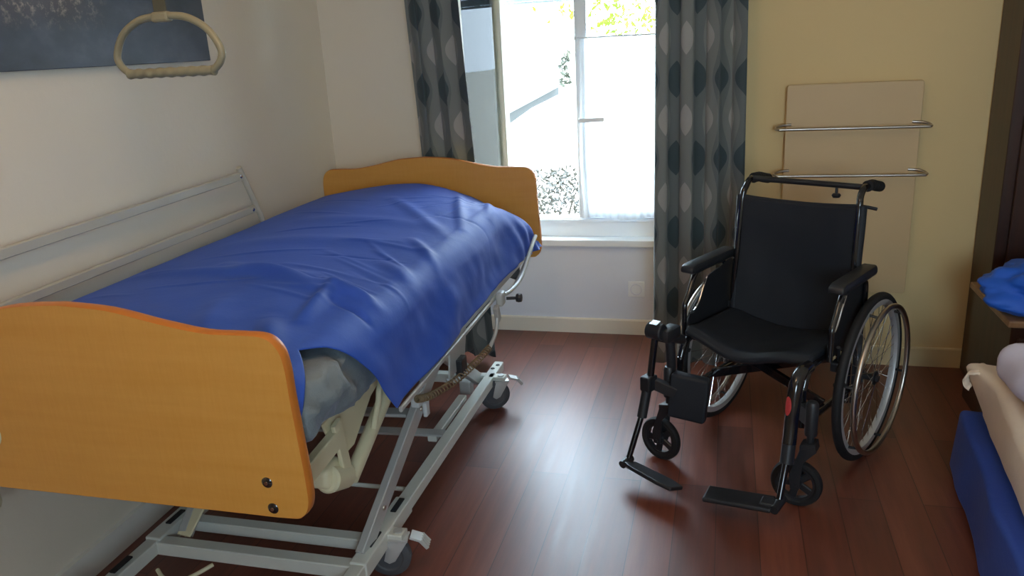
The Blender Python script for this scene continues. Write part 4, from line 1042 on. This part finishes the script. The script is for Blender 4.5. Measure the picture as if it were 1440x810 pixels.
m = leaves('', treept, 0.05, None, '', '', 800)
mm = leaves('', treept2, 0.045, None, '', '', 230)
me = bpy.data.meshes.new('t'); mm.bm.to_mesh(me); m.bm.from_mesh(me); bpy.data.meshes.remove(me)
m.bm.transform(T(0.55, -9.6, -0.3)); m.build('crown', MAT['leaf'], tr, smooth=False, fix=False)
m = MB(); m.tube(spline([(0, 0, 0), (-0.1, 0.1, 1.0), (-0.3, -0.1, 1.9), (-0.6, -0.3, 2.6)]), 0.05, 10, scales=None); m.build('trunk', MAT['bark'], tr)
def leafshadowpt():
    t = random.random(); return Vector((-2.60 + 0.05 * math.sin(t * 9) + random.gauss(0, 0.05), 13.4 + random.gauss(0, 0.08), 0.80 + 0.55 * t))
iv = leaves('', leafshadowpt, 0.06, None, '', '', 90)  # dark leaves standing in for black leaf shadows by the shed
o = iv.build('leaf_shadows', simple('leaf_shadow_dark', (70, 72, 60), 0.7), smooth=False, fix=False); tag(o, 'dark leaf shadows, modelled as leaves, at the corner of the pale shed outside', 'plant')

# ------------------------------------------------------------------ light
wld = bpy.data.worlds.new('World'); scn.world = wld; wld.use_nodes = True
bg = wld.node_tree.nodes['Background']; bg.inputs[0].default_value = (0.66, 0.84, 1.0, 1); bg.inputs[1].default_value = 17.0
def light(name, typ, loc, energy, color, **kw):
    d = bpy.data.lights.new(name, typ); d.energy = energy; d.color = color
    for k, v in kw.items(): setattr(d, k, v)
    o = bpy.data.objects.new(name, d); COL.objects.link(o); o.location = loc; return o
s_ = light('sun', 'SUN', (0, 8, 6), 7.0, (1.0, 0.95, 0.86), angle=0.02)
s_.rotation_euler = Vector((-0.25, -0.55, 0.80)).to_track_quat('Z', 'Y').to_euler()
pt = light('window_portal', 'AREA', ((XL + XR) / 2, 4.10, 1.23), 1.0, (1, 1, 1), shape='RECTANGLE', size=0.85, size_y=1.5)
pt.data.cycles.is_portal = True; pt.rotation_euler = (-PI / 2, 0, 0)
p2 = light('rear_portal', 'AREA', (0.65, -1.32, 1.55), 1.0, (1, 1, 1), shape='RECTANGLE', size=0.92, size_y=1.12)  # sampling portal over the assumed rear window opening
p2.data.cycles.is_portal = True; p2.rotation_euler = (PI / 2, 0, 0)
lamp = light('assumed_ceiling_lamp', 'POINT', (-0.55, 0.9, 2.25), 11.0, (1.0, 0.64, 0.34), shadow_soft_size=0.07)  # assumed lamp, out of view, supplying the warm light
lf = thing('assumed_ceiling_light', 'assumed round ceiling lamp hanging out of view', 'lamp', (-0.55, 0.9, CEIL))  # fixture added for the assumed lamp, out of view
MB().tube([(0, 0, 0), (0, 0, -0.10)], 0.006, 8).lathe([(0, 0), (0.05, 0), (0.05, -0.02), (0, -0.025)], T(0, 0, 0), 24).build('ceiling_rose', MAT['pvc'], lf)  # cord and rose of the assumed lamp

# ------------------------------------------------------------------ camera
cd = bpy.data.cameras.new('camera'); cam = bpy.data.objects.new('camera', cd); COL.objects.link(cam)
F_ = 1117.2; cd.sensor_width = 36; cd.lens = F_ / 1440 * 36; cd.clip_start = 0.02
yaw, pitch, roll = -0.27017498, 0.29801435, 0.05584655
f = Vector((math.sin(yaw) * math.cos(pitch), math.cos(yaw) * math.cos(pitch), -math.sin(pitch)))
r0 = Vector((math.cos(yaw), -math.sin(yaw), 0)); d0 = f.cross(r0)
r_ = r0 * math.cos(roll) + d0 * math.sin(roll); d_ = -r0 * math.sin(roll) + d0 * math.cos(roll)
M_ = Matrix((r_, -d_, -f)).transposed().to_4x4(); M_.translation = Vector((0, 0, 1.5))
cam.matrix_world = M_
scn.camera = cam
scn.view_settings.view_transform = 'Standard'; scn.view_settings.look = 'None'
scn.view_settings.gamma = 1.0; scn.view_settings.use_curve_mapping = False
scn.view_settings.exposure = 0.5
scn.cycles.use_denoising = True
scn.cycles.max_bounces = 10; scn.cycles.diffuse_bounces = 6; scn.cycles.transparent_max_bounces = 12
scn.cycles.sample_clamp_indirect = 8
